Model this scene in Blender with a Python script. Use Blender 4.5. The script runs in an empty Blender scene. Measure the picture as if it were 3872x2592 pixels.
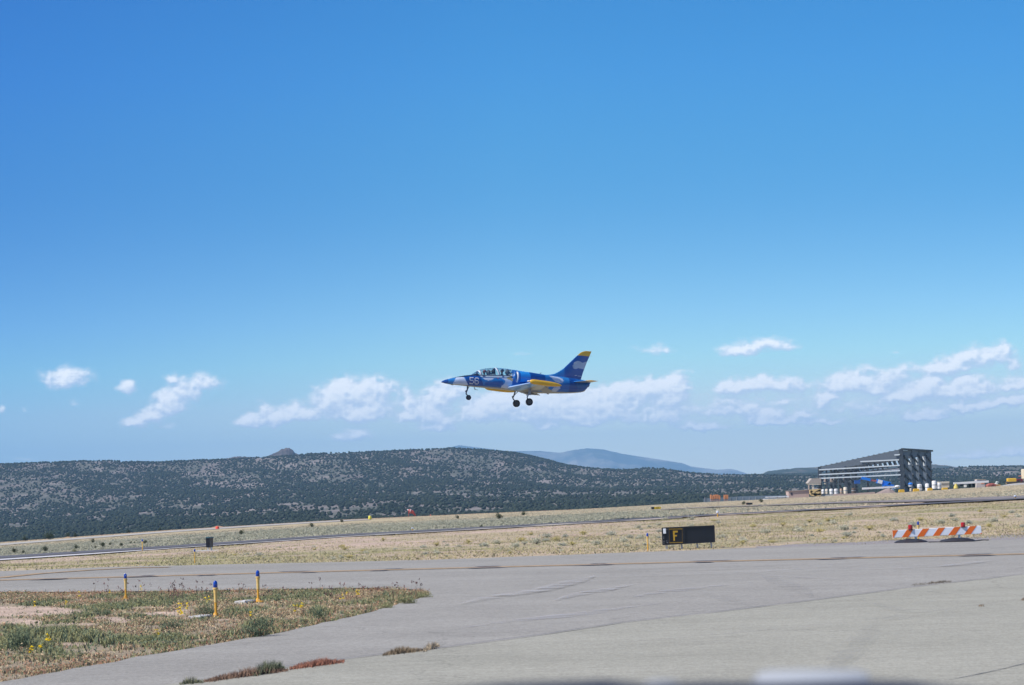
import bpy, bmesh, math, random
import numpy as np
from math import sin, cos, tan, atan, atan2, radians, pi, sqrt
from mathutils import Vector, Matrix, Euler
rng = np.random.default_rng(7)
random.seed(7)
SC = bpy.context.scene
COL = SC.collection

# ------------------------------------------------------------------ camera
W, H, F = 3872, 2592, 9024.0
HC = 2.4
ROLL = radians(1.7)
PIT = atan(539 / F)
R0 = np.array([1., 0, 0]); U0 = np.array([0, -sin(PIT), cos(PIT)]); FW = np.array([0, cos(PIT), sin(PIT)])
RC = cos(ROLL) * R0 - sin(ROLL) * U0
UC = sin(ROLL) * R0 + cos(ROLL) * U0
CAM = np.array([0, 0, HC])
cd = bpy.data.cameras.new('camera'); cam = bpy.data.objects.new('camera', cd); COL.objects.link(cam)
cd.sensor_width = 23.6; cd.lens = F / W * 23.6; cd.clip_start = 0.1; cd.clip_end = 200000
cam.matrix_world = Matrix(((RC[0], UC[0], -FW[0], 0), (RC[1], UC[1], -FW[1], 0), (RC[2], UC[2], -FW[2], HC), (0, 0, 0, 1)))
cd.dof.use_dof = True; cd.dof.focus_distance = 130; cd.dof.aperture_fstop = 3.8
SC.camera = cam

# ------------------------------------------------------------------ sun, sky, exposure
SUN_EL = radians(48); SUN_AZ = radians(-110)          # azimuth from +Y, clockwise
sd = Vector((sin(SUN_AZ) * cos(SUN_EL), cos(SUN_AZ) * cos(SUN_EL), sin(SUN_EL)))
sl = bpy.data.lights.new('sun', 'SUN'); sl.energy = 4.2; sl.angle = radians(0.53); sl.color = (1.0, 0.955, 0.89)
so = bpy.data.objects.new('sun', sl); COL.objects.link(so)
so.rotation_euler = (-sd).to_track_quat('-Z', 'Y').to_euler()
wd = bpy.data.worlds.new('World'); SC.world = wd; wd.use_nodes = True
nt = wd.node_tree; nt.nodes.clear()
def N(t, typ, **kw):
    n = t.nodes.new(typ)
    for k, v in kw.items():
        if k.startswith('i_'):
            n.inputs[k[2:].replace('_', ' ')].default_value = v
        else:
            setattr(n, k, v)
    return n
sky = N(nt, 'ShaderNodeTexSky', sky_type='NISHITA', sun_disc=False, sun_elevation=SUN_EL, sun_rotation=SUN_AZ % (2 * pi))
sky.altitude = 2000; sky.air_density = 1.0; sky.dust_density = 0.3; sky.ozone_density = 3.0
tc = N(nt, 'ShaderNodeTexCoord'); sx = N(nt, 'ShaderNodeSeparateXYZ'); nt.links.new(tc.outputs['Generated'], sx.inputs[0])
rmp = N(nt, 'ShaderNodeValToRGB'); cr = rmp.color_ramp; cr.interpolation = 'B_SPLINE'
SKY_RAMP = [(0.0, (1.75, 1.75, 1.55)), (0.04, (0.82, 1.07, 1.10)), (0.10, (0.235, 0.62, 0.88)), (0.15, (0.225, 0.70, 0.93)), (0.21, (0.13, 0.67, 1.12)), (0.5, (0.2, 0.55, 0.95))]
while len(cr.elements) < len(SKY_RAMP): cr.elements.new(0.5)
for e, (p, c) in zip(cr.elements, SKY_RAMP): e.position = p; e.color = (*c, 1)
mx = N(nt, 'ShaderNodeMix', data_type='RGBA', blend_type='MULTIPLY'); mx.inputs[0].default_value = 1
nt.links.new(sx.outputs['Z'], rmp.inputs[0]); nt.links.new(sky.outputs[0], mx.inputs[6]); nt.links.new(rmp.outputs[0], mx.inputs[7])
bg = N(nt, 'ShaderNodeBackground'); bg.inputs[1].default_value = 0.10
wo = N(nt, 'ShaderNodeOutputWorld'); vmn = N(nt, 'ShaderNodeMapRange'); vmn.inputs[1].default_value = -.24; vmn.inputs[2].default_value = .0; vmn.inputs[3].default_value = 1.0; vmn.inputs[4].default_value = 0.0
nt.links.new(sx.outputs['X'], vmn.inputs[0]); vsc = N(nt, 'ShaderNodeMix', data_type='RGBA', blend_type='MULTIPLY'); nt.links.new(vmn.outputs[0], vsc.inputs[0]); nt.links.new(mx.outputs[2], vsc.inputs[6]); vsc.inputs[7].default_value = (.45, .65, .90, 1); nt.links.new(vsc.outputs[2], bg.inputs[0]); nt.links.new(bg.outputs[0], wo.inputs[0])  # sky colour darkened towards the left to imitate lens vignetting
SC.view_settings.view_transform = 'Standard'; SC.view_settings.look = 'None'
SC.view_settings.exposure = 0.45; SC.view_settings.gamma = 1
SC.cycles.max_bounces = 6; SC.cycles.transparent_max_bounces = 12; SC.cycles.volume_bounces = 1

# ------------------------------------------------------------------ measuring helpers
def ray(u, v): return FW + RC * (u - W / 2) / F - UC * (v - H / 2) / F
def at(u, v, Y):
    d = ray(u, v); return CAM + d * (Y / d[1])
def tan_az_el(u, v):
    d = ray(u, v); return d[0] / d[1], d[2] / d[1]
def project(P):
    q = np.asarray(P, float) - CAM; f = q @ FW
    return W / 2 + (q @ RC) / f * F, H / 2 - (q @ UC) / f * F

# ------------------------------------------------------------------ value noise
_PERM = np.random.default_rng(3).random((256, 256))
def vnoise(x, y):
    xi = np.floor(x).astype(int); yi = np.floor(y).astype(int); fx = x - xi; fy = y - yi
    fx = fx * fx * (3 - 2 * fx); fy = fy * fy * (3 - 2 * fy)
    a = _PERM[xi % 256, yi % 256]; b = _PERM[(xi + 1) % 256, yi % 256]
    c = _PERM[xi % 256, (yi + 1) % 256]; d = _PERM[(xi + 1) % 256, (yi + 1) % 256]
    return (a * (1 - fx) + b * fx) * (1 - fy) + (c * (1 - fx) + d * fx) * fy
def fbm(x, y, o=5, g=0.5):
    s = 0; a = 1; t = 0
    for k in range(o):
        s = s + a * vnoise(x * 2 ** k + 17.3 * k, y * 2 ** k + 9.1 * k); t += a; a *= g
    return s / t
def sstep(a, b, x):
    t = np.clip((x - a) / (b - a), 0, 1); return t * t * (3 - 2 * t)

# ------------------------------------------------------------------ terrain
def curve(pts):
    A = np.array([tan_az_el(u, v) for u, v in pts]); A = A[np.argsort(A[:, 0])]
    return lambda a: np.interp(a, A[:, 0], A[:, 1])
RUN_PX = [(-600, 2140), (0, 2116), (640, 2075), (1290, 2032), (1936, 1997), (2580, 1961), (3200, 1928), (3872, 1892), (4500, 1862)]
EDGE_PX = [(-600, 2090), (0, 2051), (640, 2005), (1290, 1966), (1730, 1946), (2198, 1926), (2580, 1904), (2856, 1891), (3060, 1880), (3407, 1863), (3872, 1833), (4500, 1795)]
BASE_PX = [(-600, 2010), (0, 1976), (640, 1925), (1290, 1885), (1730, 1864), (2580, 1857), (3060, 1845), (3872, 1820), (4500, 1800)]
SKYL_PX = [(-900, 1775), (-400, 1762), (0, 1757), (330, 1745), (413, 1743), (470, 1748), (600, 1749), (716, 1743), (881, 1738), (1060, 1727), (1142, 1721), (1290, 1713),
           (1345, 1713), (1483, 1707), (1675, 1698), (1714, 1697), (1841, 1703), (1951, 1714), (2061, 1738), (2143, 1760), (2226, 1771), (2336, 1783), (2391, 1784),
           (2446, 1779), (2501, 1781), (2580, 1792), (2718, 1799), (2883, 1796), (3100, 1790), (3400, 1783), (3872, 1776), (4500, 1765)]
c_run, c_edge, c_base, c_sky = curve(RUN_PX), curve(EDGE_PX), curve(BASE_PX), curve(SKYL_PX)
ROWS = [84, 158, 172, 700, 760, 1050, 2000, 3000, 3600, 4050, 4500, 6000, 7200]
def zrows(a):
    e, s, b, r = c_edge(a), c_sky(a), c_base(a), c_run(a)
    right = sstep(0.055, 0.09, a)
    z = [np.zeros_like(a)]
    z.append(HC + r * 158)
    z.append(HC + (r + 0.0009) * 172)
    z.append(HC + e * 700)
    z.append(HC + (e - 0.00015) * 760)
    z.append(HC + (e - 0.006) * 1050)
    z.append(HC + (e + 0.0007) * 2000)
    z.append(HC + b * 3000)
    z.append(HC + (b + (s - b) * 0.40) * 3600)
    z.append(HC + (b + (s - b) * 0.76) * 4050)
    z.append(HC + (s * (1 - right) + (s - 0.0011) * right) * 4500)
    z.append(HC + ((s - 0.004) * (1 - right) + s * right) * 6000)
    z.append(HC + (s - 0.006) * 7200)
    return z
def zg(x, y):
    x = np.asarray(x, float); y = np.asarray(y, float)
    a = x / np.maximum(y, 80); z = zrows(a); out = np.zeros(np.broadcast(x, y).shape)
    for k in range(len(ROWS) - 1):
        y0, y1 = ROWS[k], ROWS[k + 1]; m = (y > y0) & (y <= y1)
        t = (y - y0) / (y1 - y0); out = np.where(m, z[k] * (1 - t) + z[k + 1] * t, out)
    out = np.where(y > ROWS[-1], z[-1], out)
    # gullies and spurs on the hill
    wn = sstep(3000, 3500, y) * (1 - sstep(4200, 4480, y))
    g = (fbm(x / 260 + y / 700, y / 1500 + 3, 3) - 0.5)
    out = out + wn * g * 46
    wl = sstep(1200, 1900, y) * (1 - sstep(2700, 3100, y)); out = out + wl * (fbm(x / 180, y / 260, 3) - 0.5) * 5
    return out
def hit(u, v, y0=20, y1=6500):
    d = ray(u, v); ys = np.geomspace(y0, y1, 4000); k = d / d[1]
    px = CAM[0] + k[0] * ys; pz = CAM[2] + k[2] * ys
    m = np.nonzero(pz <= zg(px, ys))[0]
    i = m[0] if len(m) else len(ys) - 1
    return np.array([px[i], ys[i], float(zg(px[i], ys[i]))])

# ------------------------------------------------------------------ object helpers
def tag(o, label=None, cat=None, group=None, kind=None):
    if label: o['label'] = label
    if cat: o['category'] = cat
    if group: o['group'] = group
    if kind: o['kind'] = kind
    return o
def empty(name, loc, label, cat, group=None, rot=None):
    o = bpy.data.objects.new(name, None); COL.objects.link(o); o.location = loc; o.empty_display_size = 0.2
    if rot is not None: o.rotation_euler = rot
    return tag(o, label, cat, group)
def copy_thing(o, loc, label=None, scale=None, rotz=None):
    c = o.copy(); COL.objects.link(c); c.location = loc
    if scale is not None: c.scale = scale
    if rotz is not None: c.rotation_euler[2] = rotz
    if label: c['label'] = label
    for ch in [q for q in bpy.data.objects if q.parent == o]:
        d = ch.copy(); COL.objects.link(d); d.parent = c
    return c
def np_mesh(name, V, Fc, colors=None, smooth=False):
    """V (n,3); Fc (m,k) int; colors (n,3|4) per vertex"""
    me = bpy.data.meshes.new(name); V = np.asarray(V, np.float32); Fc = np.asarray(Fc, np.int32); m, k = Fc.shape
    me.vertices.add(len(V)); me.vertices.foreach_set('co', V.ravel())
    me.loops.add(m * k); me.loops.foreach_set('vertex_index', Fc.ravel())
    me.polygons.add(m); me.polygons.foreach_set('loop_start', np.arange(0, m * k, k, dtype=np.int32))
    if smooth: me.polygons.foreach_set('use_smooth', np.ones(m, bool))
    if colors is not None:
        c = np.asarray(colors, np.float32)
        if c.shape[1] == 3: c = np.concatenate([c, np.ones((len(c), 1), np.float32)], 1)
        at_ = me.attributes.new('col', 'FLOAT_COLOR', 'POINT'); at_.data.foreach_set('color', c.ravel())
    me.update(calc_edges=True); me.validate()
    return me
def np_obj(name, V, Fc, mat, colors=None, smooth=False, parent=None, loc=(0, 0, 0)):
    V = np.asarray(V, float) - np.array(loc)
    me = np_mesh(name, V, Fc, colors, smooth); me.materials.append(mat)
    o = bpy.data.objects.new(name, me); COL.objects.link(o); o.location = loc
    if parent: o.parent = parent; o.location = (0, 0, 0)
    return o
def grid_faces(nr, nc):
    i = np.arange(nr - 1)[:, None] * nc + np.arange(nc - 1)[None, :]
    return np.stack([i, i + 1, i + nc + 1, i + nc], -1).reshape(-1, 4)

class MB:
    def __init__(s): s.v = []; s.f = []
    def add(s, vs, fs):
        b = len(s.v); s.v += [tuple(map(float, p)) for p in vs]; s.f += [tuple(b + i for i in f) for f in fs]; return s
    def box(s, c, d, rz=0, rx=0, ry=0):
        M = Euler((rx, ry, rz)).to_matrix(); vs = []
        for k in (-1, 1):
            for j, i in ((-1, -1), (-1, 1), (1, 1), (1, -1)):
                vs.append(Vector(c) + M @ Vector((i * d[0] / 2, j * d[1] / 2, k * d[2] / 2)))
        return s.add(vs, [(3, 2, 1, 0), (4, 5, 6, 7), (0, 1, 5, 4), (1, 2, 6, 5), (2, 3, 7, 6), (3, 0, 4, 7)])
    def bar(s, p0, p1, w, h=None, up=(0, 0, 1)):
        h = h or w; p0 = Vector(p0); p1 = Vector(p1); d = (p1 - p0).normalized(); u = Vector(up)
        if abs(d.dot(u)) > 0.95: u = Vector((0, 1, 0))
        x = d.cross(u).normalized(); y = x.cross(d)
        q = [(-1, -1), (1, -1), (1, 1), (-1, 1)]
        vs = [p + x * a * w / 2 + y * b * h / 2 for p in (p0, p1) for a, b in q]
        return s.add(vs, [(3, 2, 1, 0), (4, 5, 6, 7), (0, 1, 5, 4), (1, 2, 6, 5), (2, 3, 7, 6), (3, 0, 4, 7)])
    def tube(s, pts, rad, n=12, cap=True):
        pts = [Vector(p) for p in pts]; rings = []; m = len(pts)
        if not hasattr(rad, '__len__'): rad = [rad] * m
        b = len(s.v)
        for i, p in enumerate(pts):
            d = (pts[min(i + 1, m - 1)] - pts[max(i - 1, 0)]).normalized()
            u = Vector((0, 0, 1)) if abs(d.z) < 0.9 else Vector((1, 0, 0))
            x = d.cross(u).normalized(); y = x.cross(d)
            for k in range(n):
                t = 2 * pi * k / n; s.v.append(tuple(p + (x * cos(t) + y * sin(t)) * rad[i]))
        for i in range(m - 1):
            for k in range(n):
                s.f.append((b + i * n + k, b + i * n + (k + 1) % n, b + (i + 1) * n + (k + 1) % n, b + (i + 1) * n + k))
        if cap:
            s.f.append(tuple(b + k for k in range(n))[::-1]); s.f.append(tuple(b + (m - 1) * n + k for k in range(n)))
        return s
    def lathe(s, c, prof, n=16):
        c = Vector(c); b = len(s.v); m = len(prof)
        for r, z in prof:
            for k in range(n):
                t = 2 * pi * k / n; s.v.append((c.x + r * cos(t), c.y + r * sin(t), c.z + z))
        for i in range(m - 1):
            for k in range(n):
                s.f.append((b + i * n + k, b + i * n + (k + 1) % n, b + (i + 1) * n + (k + 1) % n, b + (i + 1) * n + k))
        s.f.append(tuple(b + k for k in range(n))[::-1]); s.f.append(tuple(b + (m - 1) * n + k for k in range(n)))
        return s
    def loft(s, secs, cap=True):
        b = len(s.v); n = len(secs[0])
        for q in secs: s.v += [tuple(map(float, p)) for p in q]
        for i in range(len(secs) - 1):
            for k in range(n):
                s.f.append((b + i * n + k, b + i * n + (k + 1) % n, b + (i + 1) * n + (k + 1) % n, b + (i + 1) * n + k))
        if cap: s.f.append(tuple(b + k for k in range(n))[::-1]); s.f.append(tuple(b + (len(secs) - 1) * n + k for k in range(n)))
        return s
    def prism(s, poly, off):
        n = len(poly); off = np.array(off, float); vs = [np.array(p, float) for p in poly]
        return s.add(vs + [p + off for p in vs], [tuple(range(n))[::-1], tuple(range(n, 2 * n))] + [(i, (i + 1) % n, n + (i + 1) % n, n + i) for i in range(n)])
    def blob(s, c, r, sub=2, jit=0.15, seed=0, flat=None):
        bm = bmesh.new(); bmesh.ops.create_icosphere(bm, subdivisions=sub, radius=1); rr = random.Random(seed)
        vs = []
        for v in bm.verts:
            k = 1 + rr.uniform(-jit, jit); p = Vector((v.co.x * r[0], v.co.y * r[1], v.co.z * r[2])) * k
            if flat is not None: p.z = max(p.z, flat)
            vs.append(Vector(c) + p)
        fs = [tuple(v.index for v in f.verts) for f in bm.faces]; bm.free(); return s.add(vs, fs)
    def build(s, name, mat, parent=None, local=False, smooth=False, bevel=0, loc=None):
        me = bpy.data.meshes.new(name)
        off = Vector((0, 0, 0))
        if parent is not None and not local:
            p = parent
            while p is not None: off = off + p.location; p = p.parent
        elif loc is not None: off = Vector(loc)
        me.from_pydata([tuple(Vector(v) - off) for v in s.v], [], s.f); me.update()
        bm = bmesh.new(); bm.from_mesh(me); bmesh.ops.recalc_face_normals(bm, faces=bm.faces)
        if bevel: bmesh.ops.bevel(bm, geom=list(bm.edges), offset=bevel, segments=1, affect='EDGES')
        bm.to_mesh(me); bm.free()
        if smooth:
            for p in me.polygons: p.use_smooth = True
            try: me.set_sharp_from_angle(angle=radians(40))
            except Exception: pass
        me.materials.append(mat); o = bpy.data.objects.new(name, me); COL.objects.link(o)
        if parent is not None: o.parent = parent
        elif loc is not None: o.location = loc
        return o

# ------------------------------------------------------------------ materials
def mk(name):
    m = bpy.data.materials.new(name); m.use_nodes = True; t = m.node_tree; t.nodes.clear()
    out = N(t, 'ShaderNodeOutputMaterial'); b = N(t, 'ShaderNodeBsdfPrincipled'); t.links.new(b.outputs[0], out.inputs[0])
    return m, t, b
def mul_noise(t, col_socket, scale, lo, hi, coord='Object', detail=4, stretch=None):
    tc = N(t, 'ShaderNodeTexCoord'); mp = N(t, 'ShaderNodeMapping'); t.links.new(tc.outputs[coord], mp.inputs[0])
    if stretch: mp.inputs['Scale'].default_value = stretch
    n = N(t, 'ShaderNodeTexNoise'); n.inputs['Scale'].default_value = scale; n.inputs['Detail'].default_value = detail
    t.links.new(mp.outputs[0], n.inputs['Vector'])
    mr = N(t, 'ShaderNodeMapRange'); mr.inputs[1].default_value = 0.3; mr.inputs[2].default_value = 0.7
    mr.inputs[3].default_value = lo; mr.inputs[4].default_value = hi; t.links.new(n.outputs[0], mr.inputs[0])
    vm = N(t, 'ShaderNodeVectorMath', operation='SCALE'); t.links.new(col_socket, vm.inputs[0]); t.links.new(mr.outputs[0], vm.inputs['Scale'])
    return vm.outputs[0]
_mats = {}
def pm(name, col, rough=0.6, metal=0.0, var=0.12, scale=3.0, spec=0.5, coat=0):
    if name in _mats: return _mats[name]
    m, t, b = mk(name); rgb = N(t, 'ShaderNodeRGB'); rgb.outputs[0].default_value = (*col, 1)
    s = mul_noise(t, rgb.outputs[0], scale, 1 - var, 1 + var)
    t.links.new(s, b.inputs['Base Color']); b.inputs['Roughness'].default_value = rough; b.inputs['Metallic'].default_value = metal
    b.inputs['Specular IOR Level'].default_value = spec; b.inputs['Coat Weight'].default_value = coat
    _mats[name] = m; return m
def attr_mat(name, rough=0.9, noises=(), spec=0.2, coat=0, bump=None, trans=0):
    m, t, b = mk(name); a = N(t, 'ShaderNodeAttribute', attribute_name='col'); s = a.outputs['Color']
    for sc_, lo, hi, st in noises: s = mul_noise(t, s, sc_, lo, hi, stretch=st)
    t.links.new(s, b.inputs['Base Color']); b.inputs['Roughness'].default_value = rough
    b.inputs['Specular IOR Level'].default_value = spec; b.inputs['Coat Weight'].default_value = coat
    if bump:
        tc = N(t, 'ShaderNodeTexCoord'); n = N(t, 'ShaderNodeTexNoise'); n.inputs['Scale'].default_value = bump[0]; n.inputs['Detail'].default_value = 6
        bp = N(t, 'ShaderNodeBump'); bp.inputs['Strength'].default_value = 1; bp.inputs['Distance'].default_value = bump[1]
        t.links.new(tc.outputs['Object'], n.inputs['Vector']); t.links.new(n.outputs[0], bp.inputs['Height']); t.links.new(bp.outputs[0], b.inputs['Normal'])
    if trans:
        out = [n for n in t.nodes if n.type == 'OUTPUT_MATERIAL'][0]; tr = N(t, 'ShaderNodeBsdfTranslucent'); t.links.new(s, tr.inputs[0])
        ms = N(t, 'ShaderNodeMixShader'); ms.inputs[0].default_value = trans
        t.links.new(b.outputs[0], ms.inputs[1]); t.links.new(tr.outputs[0], ms.inputs[2]); t.links.new(ms.outputs[0], out.inputs[0])
    return m

# ------------------------------------------------------------------ ground sheet
# sandy patches of the grass island (u, v, ru, rv, amount)
BARE_PX = [(60, 2312, 230, 20, 1.2), (700, 2310, 120, 5, .5), (850, 2345, 80, 5, .6), (560, 2300, 120, 6, .5), (1050, 2300, 90, 4, .4), (60, 2307, 190, 15, 1), (40, 2352, 130, 12, .95), (190, 2325, 110, 8, .7), (185, 2376, 70, 12, 1), (300, 2364, 90, 9, .8), (450, 2350, 50, 12, .8), (400, 2340, 90, 9, .6), (620, 2322, 90, 9, .9), (290, 2437, 80, 7, .9), (350, 2465, 60, 8, .4), (330, 2300, 80, 10, .4), (700, 2340, 50, 5, .6)]
def build_ground():
    a = np.concatenate([np.linspace(-2.6, -0.5, 22)[:-1], np.linspace(-0.5, -0.26, 40)[:-1], np.linspace(-0.26, 0.26, 560)[:-1], np.linspace(0.26, 0.5, 40)[:-1], np.linspace(0.5, 2.6, 22)])
    Y = np.concatenate([[-120, -60, 0, 20], np.linspace(26, 84, 130), np.linspace(84, 172, 110)[1:], np.geomspace(172, 760, 150)[1:], np.geomspace(760, 7200, 190)[1:], [7800]])
    A, YY = np.meshgrid(a, Y); X = A * np.maximum(YY, 80); Z = zg(X, YY)
    # small roughness of the open ground
    rough = sstep(84, 90, YY) * (1 - sstep(690, 700, YY))
    t = (Z - HC) / np.maximum(YY, 1); Ac = A
    q = (t - c_run(Ac)) / (c_edge(Ac) - c_run(Ac))
    n1 = fbm(X / 9, YY / 9, 4); n2 = fbm(X / 2.2 + 50, YY / 2.2, 3); n3 = fbm(X / 40 + 9, YY / 60, 4)
    def C(*c): return np.array(c)
    sand = C(.45, .345, .26); pink = C(.50, .37, .30); tan_ = C(.44, .35, .235); olive = C(.32, .28, .165); sage = C(.31, .30, .215); yel = C(.46, .37, .22)
    def mix(c0, c1, w): w = np.clip(w, 0, 1)[..., None]; return c0 * (1 - w) + c1 * w
    col = np.broadcast_to(sand, X.shape + (3,)).copy()
    # island soil (near)
    near = C(.29, .235, .16); qx, qf = X, None
    qf = np.maximum(YY * FW[1] + (Z - HC) * FW[2], 1); pu = W / 2 + (X * RC[0] + YY * RC[1] + (Z - HC) * RC[2]) / qf * F; pv = H / 2 - (X * UC[0] + YY * UC[1] + (Z - HC) * UC[2]) / qf * F
    col = mix(col, near, (YY < 84) * 1.0); bz = np.zeros_like(X)
    for a_, b_, c_, d_, w_ in BARE_PX: bz = np.maximum(bz, w_ * np.exp(-(((pu - a_) / c_) ** 2 + ((pv - b_) / d_) ** 2)))
    col = mix(col, C(.47, .355, .27), sstep(.25, .6, bz + (n2 - .5) * .5) * (YY < 84))
    mid = (YY >= 79) & (YY < 158)
    cm = mix(tan_[None, None], olive, sstep(.42, .62, n1)); cm = mix(cm, sand, sstep(.55, .7, n2) * .7)
    left = 1 - sstep(0.02, 0.10, A)
    band = sstep(98, 118, YY + (n3 - .5) * 40) * left
    cm = mix(cm, mix(pink[None, None], tan_, sstep(.5, .7, n1)), band * .6)
    col = np.where(mid[..., None], cm, col)
    far = (YY >= 158) & (YY < 765)
    qq = q + (n3 - .5) * .12
    cf = mix(sage[None, None], C(.30, .28, .19), sstep(.4, .65, n1)); cf = mix(cf, sand * .95, sstep(.56, .75, n2) * .6)
    cf = mix(cf, sand, 1 - sstep(.04, .20, qq + A * -.9))
    cf = mix(cf, yel, sstep(.66, .74, qq) * (1 - sstep(.0, .08, A)) * .8)
    cf = mix(cf, yel * .9, sstep(.45, .6, qq) * sstep(.0, .12, A) * .6)
    cf = mix(cf, C(.36, .22, .13), sstep(.955, .99, q) * (1 - sstep(.02, .08, A)))
    col = np.where(far[..., None], cf, col)
    wood = YY >= 765
    cw = mix(C(.165, .142, .125)[None, None], C(.25, .215, .19), sstep(.4, .7, fbm(X / 60, YY / 90, 4)))
    cw = mix(cw, C(.07, .08, .055), sstep(.38, .56, fbm(X / 25 + 31, YY / 60, 4)) * .75)
    col = np.where(wood[..., None], cw, col)
    V = np.stack([X, YY, Z + np.where(YY < 84, 0, rough * (n2 - .5) * .12)], -1).reshape(-1, 3)
    m = attr_mat('soil', 0.95, [(0.9, .82, 1.18, None), (7, .85, 1.15, None)], bump=(4, .05))
    o = np_obj('ground', V, grid_faces(len(Y), len(a)), m, col.reshape(-1, 3), smooth=True)
    tag(o, kind='structure')
build_ground()

# ------------------------------------------------------------------ pavement sheets
def G(u, v, z=0.0):
    d = ray(u, v); P = CAM + d * ((z - HC) / d[2]); return P
def asphalt(name, col, col2, streak=(1.0, 0.12, 1)):
    m, t, b = mk(name); tc = N(t, 'ShaderNodeTexCoord')
    n1 = N(t, 'ShaderNodeTexNoise'); n1.inputs['Scale'].default_value = .16; n1.inputs['Detail'].default_value = 8; n1.inputs['Roughness'].default_value = .65
    mp = N(t, 'ShaderNodeMapping'); mp.inputs['Scale'].default_value = (.35, 1.6, 1); t.links.new(tc.outputs['Object'], mp.inputs[0]); t.links.new(mp.outputs[0], n1.inputs['Vector'])
    cr_ = N(t, 'ShaderNodeValToRGB'); cr_.color_ramp.elements[0].position = .35; cr_.color_ramp.elements[1].position = .68
    cr_.color_ramp.elements[0].color = (*col, 1); cr_.color_ramp.elements[1].color = (*col2, 1); t.links.new(n1.outputs[0], cr_.inputs[0])
    s = mul_noise(t, cr_.outputs[0], 2.2, .95, 1.05, stretch=(.25, 2.0, 1)); s = mul_noise(t, s, 22, .80, 1.20, detail=6); s = mul_noise(t, s, 6, .93, 1.07, detail=6); s = mul_noise(t, s, .5, .95, 1.05)
    # fine hairline cracks
    vo = N(t, 'ShaderNodeTexVoronoi', feature='DISTANCE_TO_EDGE'); vo.inputs['Scale'].default_value = .085
    wn = N(t, 'ShaderNodeTexNoise'); wn.inputs['Scale'].default_value = .8; wn.inputs['Detail'].default_value = 5
    t.links.new(tc.outputs['Object'], wn.inputs['Vector'])
    vm = N(t, 'ShaderNodeMix', data_type='VECTOR'); vm.inputs[0].default_value = .12
    vs = N(t, 'ShaderNodeVectorMath', operation='SCALE'); vs.inputs['Scale'].default_value = 16
    t.links.new(wn.outputs['Color'], vs.inputs[0]); t.links.new(tc.outputs['Object'], vm.inputs[4]); t.links.new(vs.outputs[0], vm.inputs[5]); t.links.new(vm.outputs[1], vo.inputs['Vector'])
    mr = N(t, 'ShaderNodeMapRange'); mr.inputs[1].default_value = 0.0; mr.inputs[2].default_value = .0035; mr.inputs[3].default_value = .8; mr.inputs[4].default_value = 1
    t.links.new(vo.outputs['Distance'], mr.inputs[0])
    v2 = N(t, 'ShaderNodeVectorMath', operation='SCALE'); t.links.new(s, v2.inputs[0]); t.links.new(mr.outputs[0], v2.inputs['Scale'])
    t.links.new(v2.outputs[0], b.inputs['Base Color']); b.inputs['Roughness'].default_value = .92; b.inputs['Specular IOR Level'].default_value = .25
    bn = N(t, 'ShaderNodeTexNoise'); bn.inputs['Scale'].default_value = 40; bn.inputs['Detail'].default_value = 6
    bp = N(t, 'ShaderNodeBump'); bp.inputs['Distance'].default_value = .01; t.links.new(tc.outputs['Object'], bn.inputs['Vector']); t.links.new(bn.outputs[0], bp.inputs['Height']); t.links.new(bp.outputs[0], b.inputs['Normal'])
    return m
M_TAXI = asphalt('asphalt', (.278, .264, .233), (.322, .307, .272))
M_APRON = asphalt('old_asphalt', (.305, .294, .240), (.350, .337, .278))
M_OUTER = asphalt('dark_asphalt', (.10, .10, .11), (.13, .13, .14))
def flat_poly(name, pts, z, mat, thick=0.0, kind='structure'):
    bm = bmesh.new(); vs = [bm.verts.new((p[0], p[1], z)) for p in pts]; f = bm.faces.new(vs)
    if f.normal.z < 0: f.normal_flip()
    bmesh.ops.triangulate(bm, faces=[f]); me = bpy.data.meshes.new(name); bm.to_mesh(me); bm.free()
    # consistent upward normals
    bm = bmesh.new(); bm.from_mesh(me)
    for f in bm.faces:
        f.normal_update()
        if f.normal.z < 0: f.normal_flip()
    bm.to_mesh(me); bm.free()
    me.materials.append(mat); o = bpy.data.objects.new(name, me); COL.objects.link(o); tag(o, kind=kind); return o
def wob(pts, amp, step=0.6, seed=0):
    out = []; r = np.random.default_rng(seed)
    for i in range(len(pts) - 1):
        p, q = np.array(pts[i][:2]), np.array(pts[i + 1][:2]); L = np.linalg.norm(q - p); n = max(1, int(L / step)); nn = np.array([-(q - p)[1], (q - p)[0]]) / max(L, 1e-6)
        for k in range(n): out.append(p + (q - p) * k / n + nn * r.normal(0, amp) * (k > 0))
    out.append(np.array(pts[-1][:2])); return out
ISL_PX = [(-500, 2246), (0, 2243), (300, 2243), (700, 2239), (1100, 2232), (1400, 2228), (1540, 2233), (1600, 2239), (1625, 2245), (1622, 2253), (1580, 2270), (1500, 2293), (1350, 2333), (1200, 2368), (1074, 2397), (900, 2427), (760, 2452), (610, 2478), (480, 2500), (348, 2525), (150, 2560), (0, 2588), (-500, 2680)]
ISL = [G(u, v)[:2] for u, v in ISL_PX]
JOINT_PX = [(-400, 2745), (300, 2650), (725, 2586), (1100, 2530), (1451, 2485), (1700, 2457), (2040, 2412), (2349, 2364), (2700, 2325), (3090, 2276), (3500, 2222), (3872, 2179), (4600, 2095)]
JOINT = [G(u, v)[:2] for u, v in JOINT_PX]
FAR_PX = [(-900, 2187), (0, 2164), (400, 2149), (900, 2137), (1300, 2129), (1675, 2119), (2100, 2104), (2580, 2086), (3000, 2071), (3400, 2059), (3872, 2043), (4700, 2015)]
FARE = [G(u, v)[:2] for u, v in FAR_PX]
isl_w = wob(ISL, .06, .5, 1); joint_w = wob(JOINT, .015, .8, 2); far_w = wob(FARE, .12, .6, 3)
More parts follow.
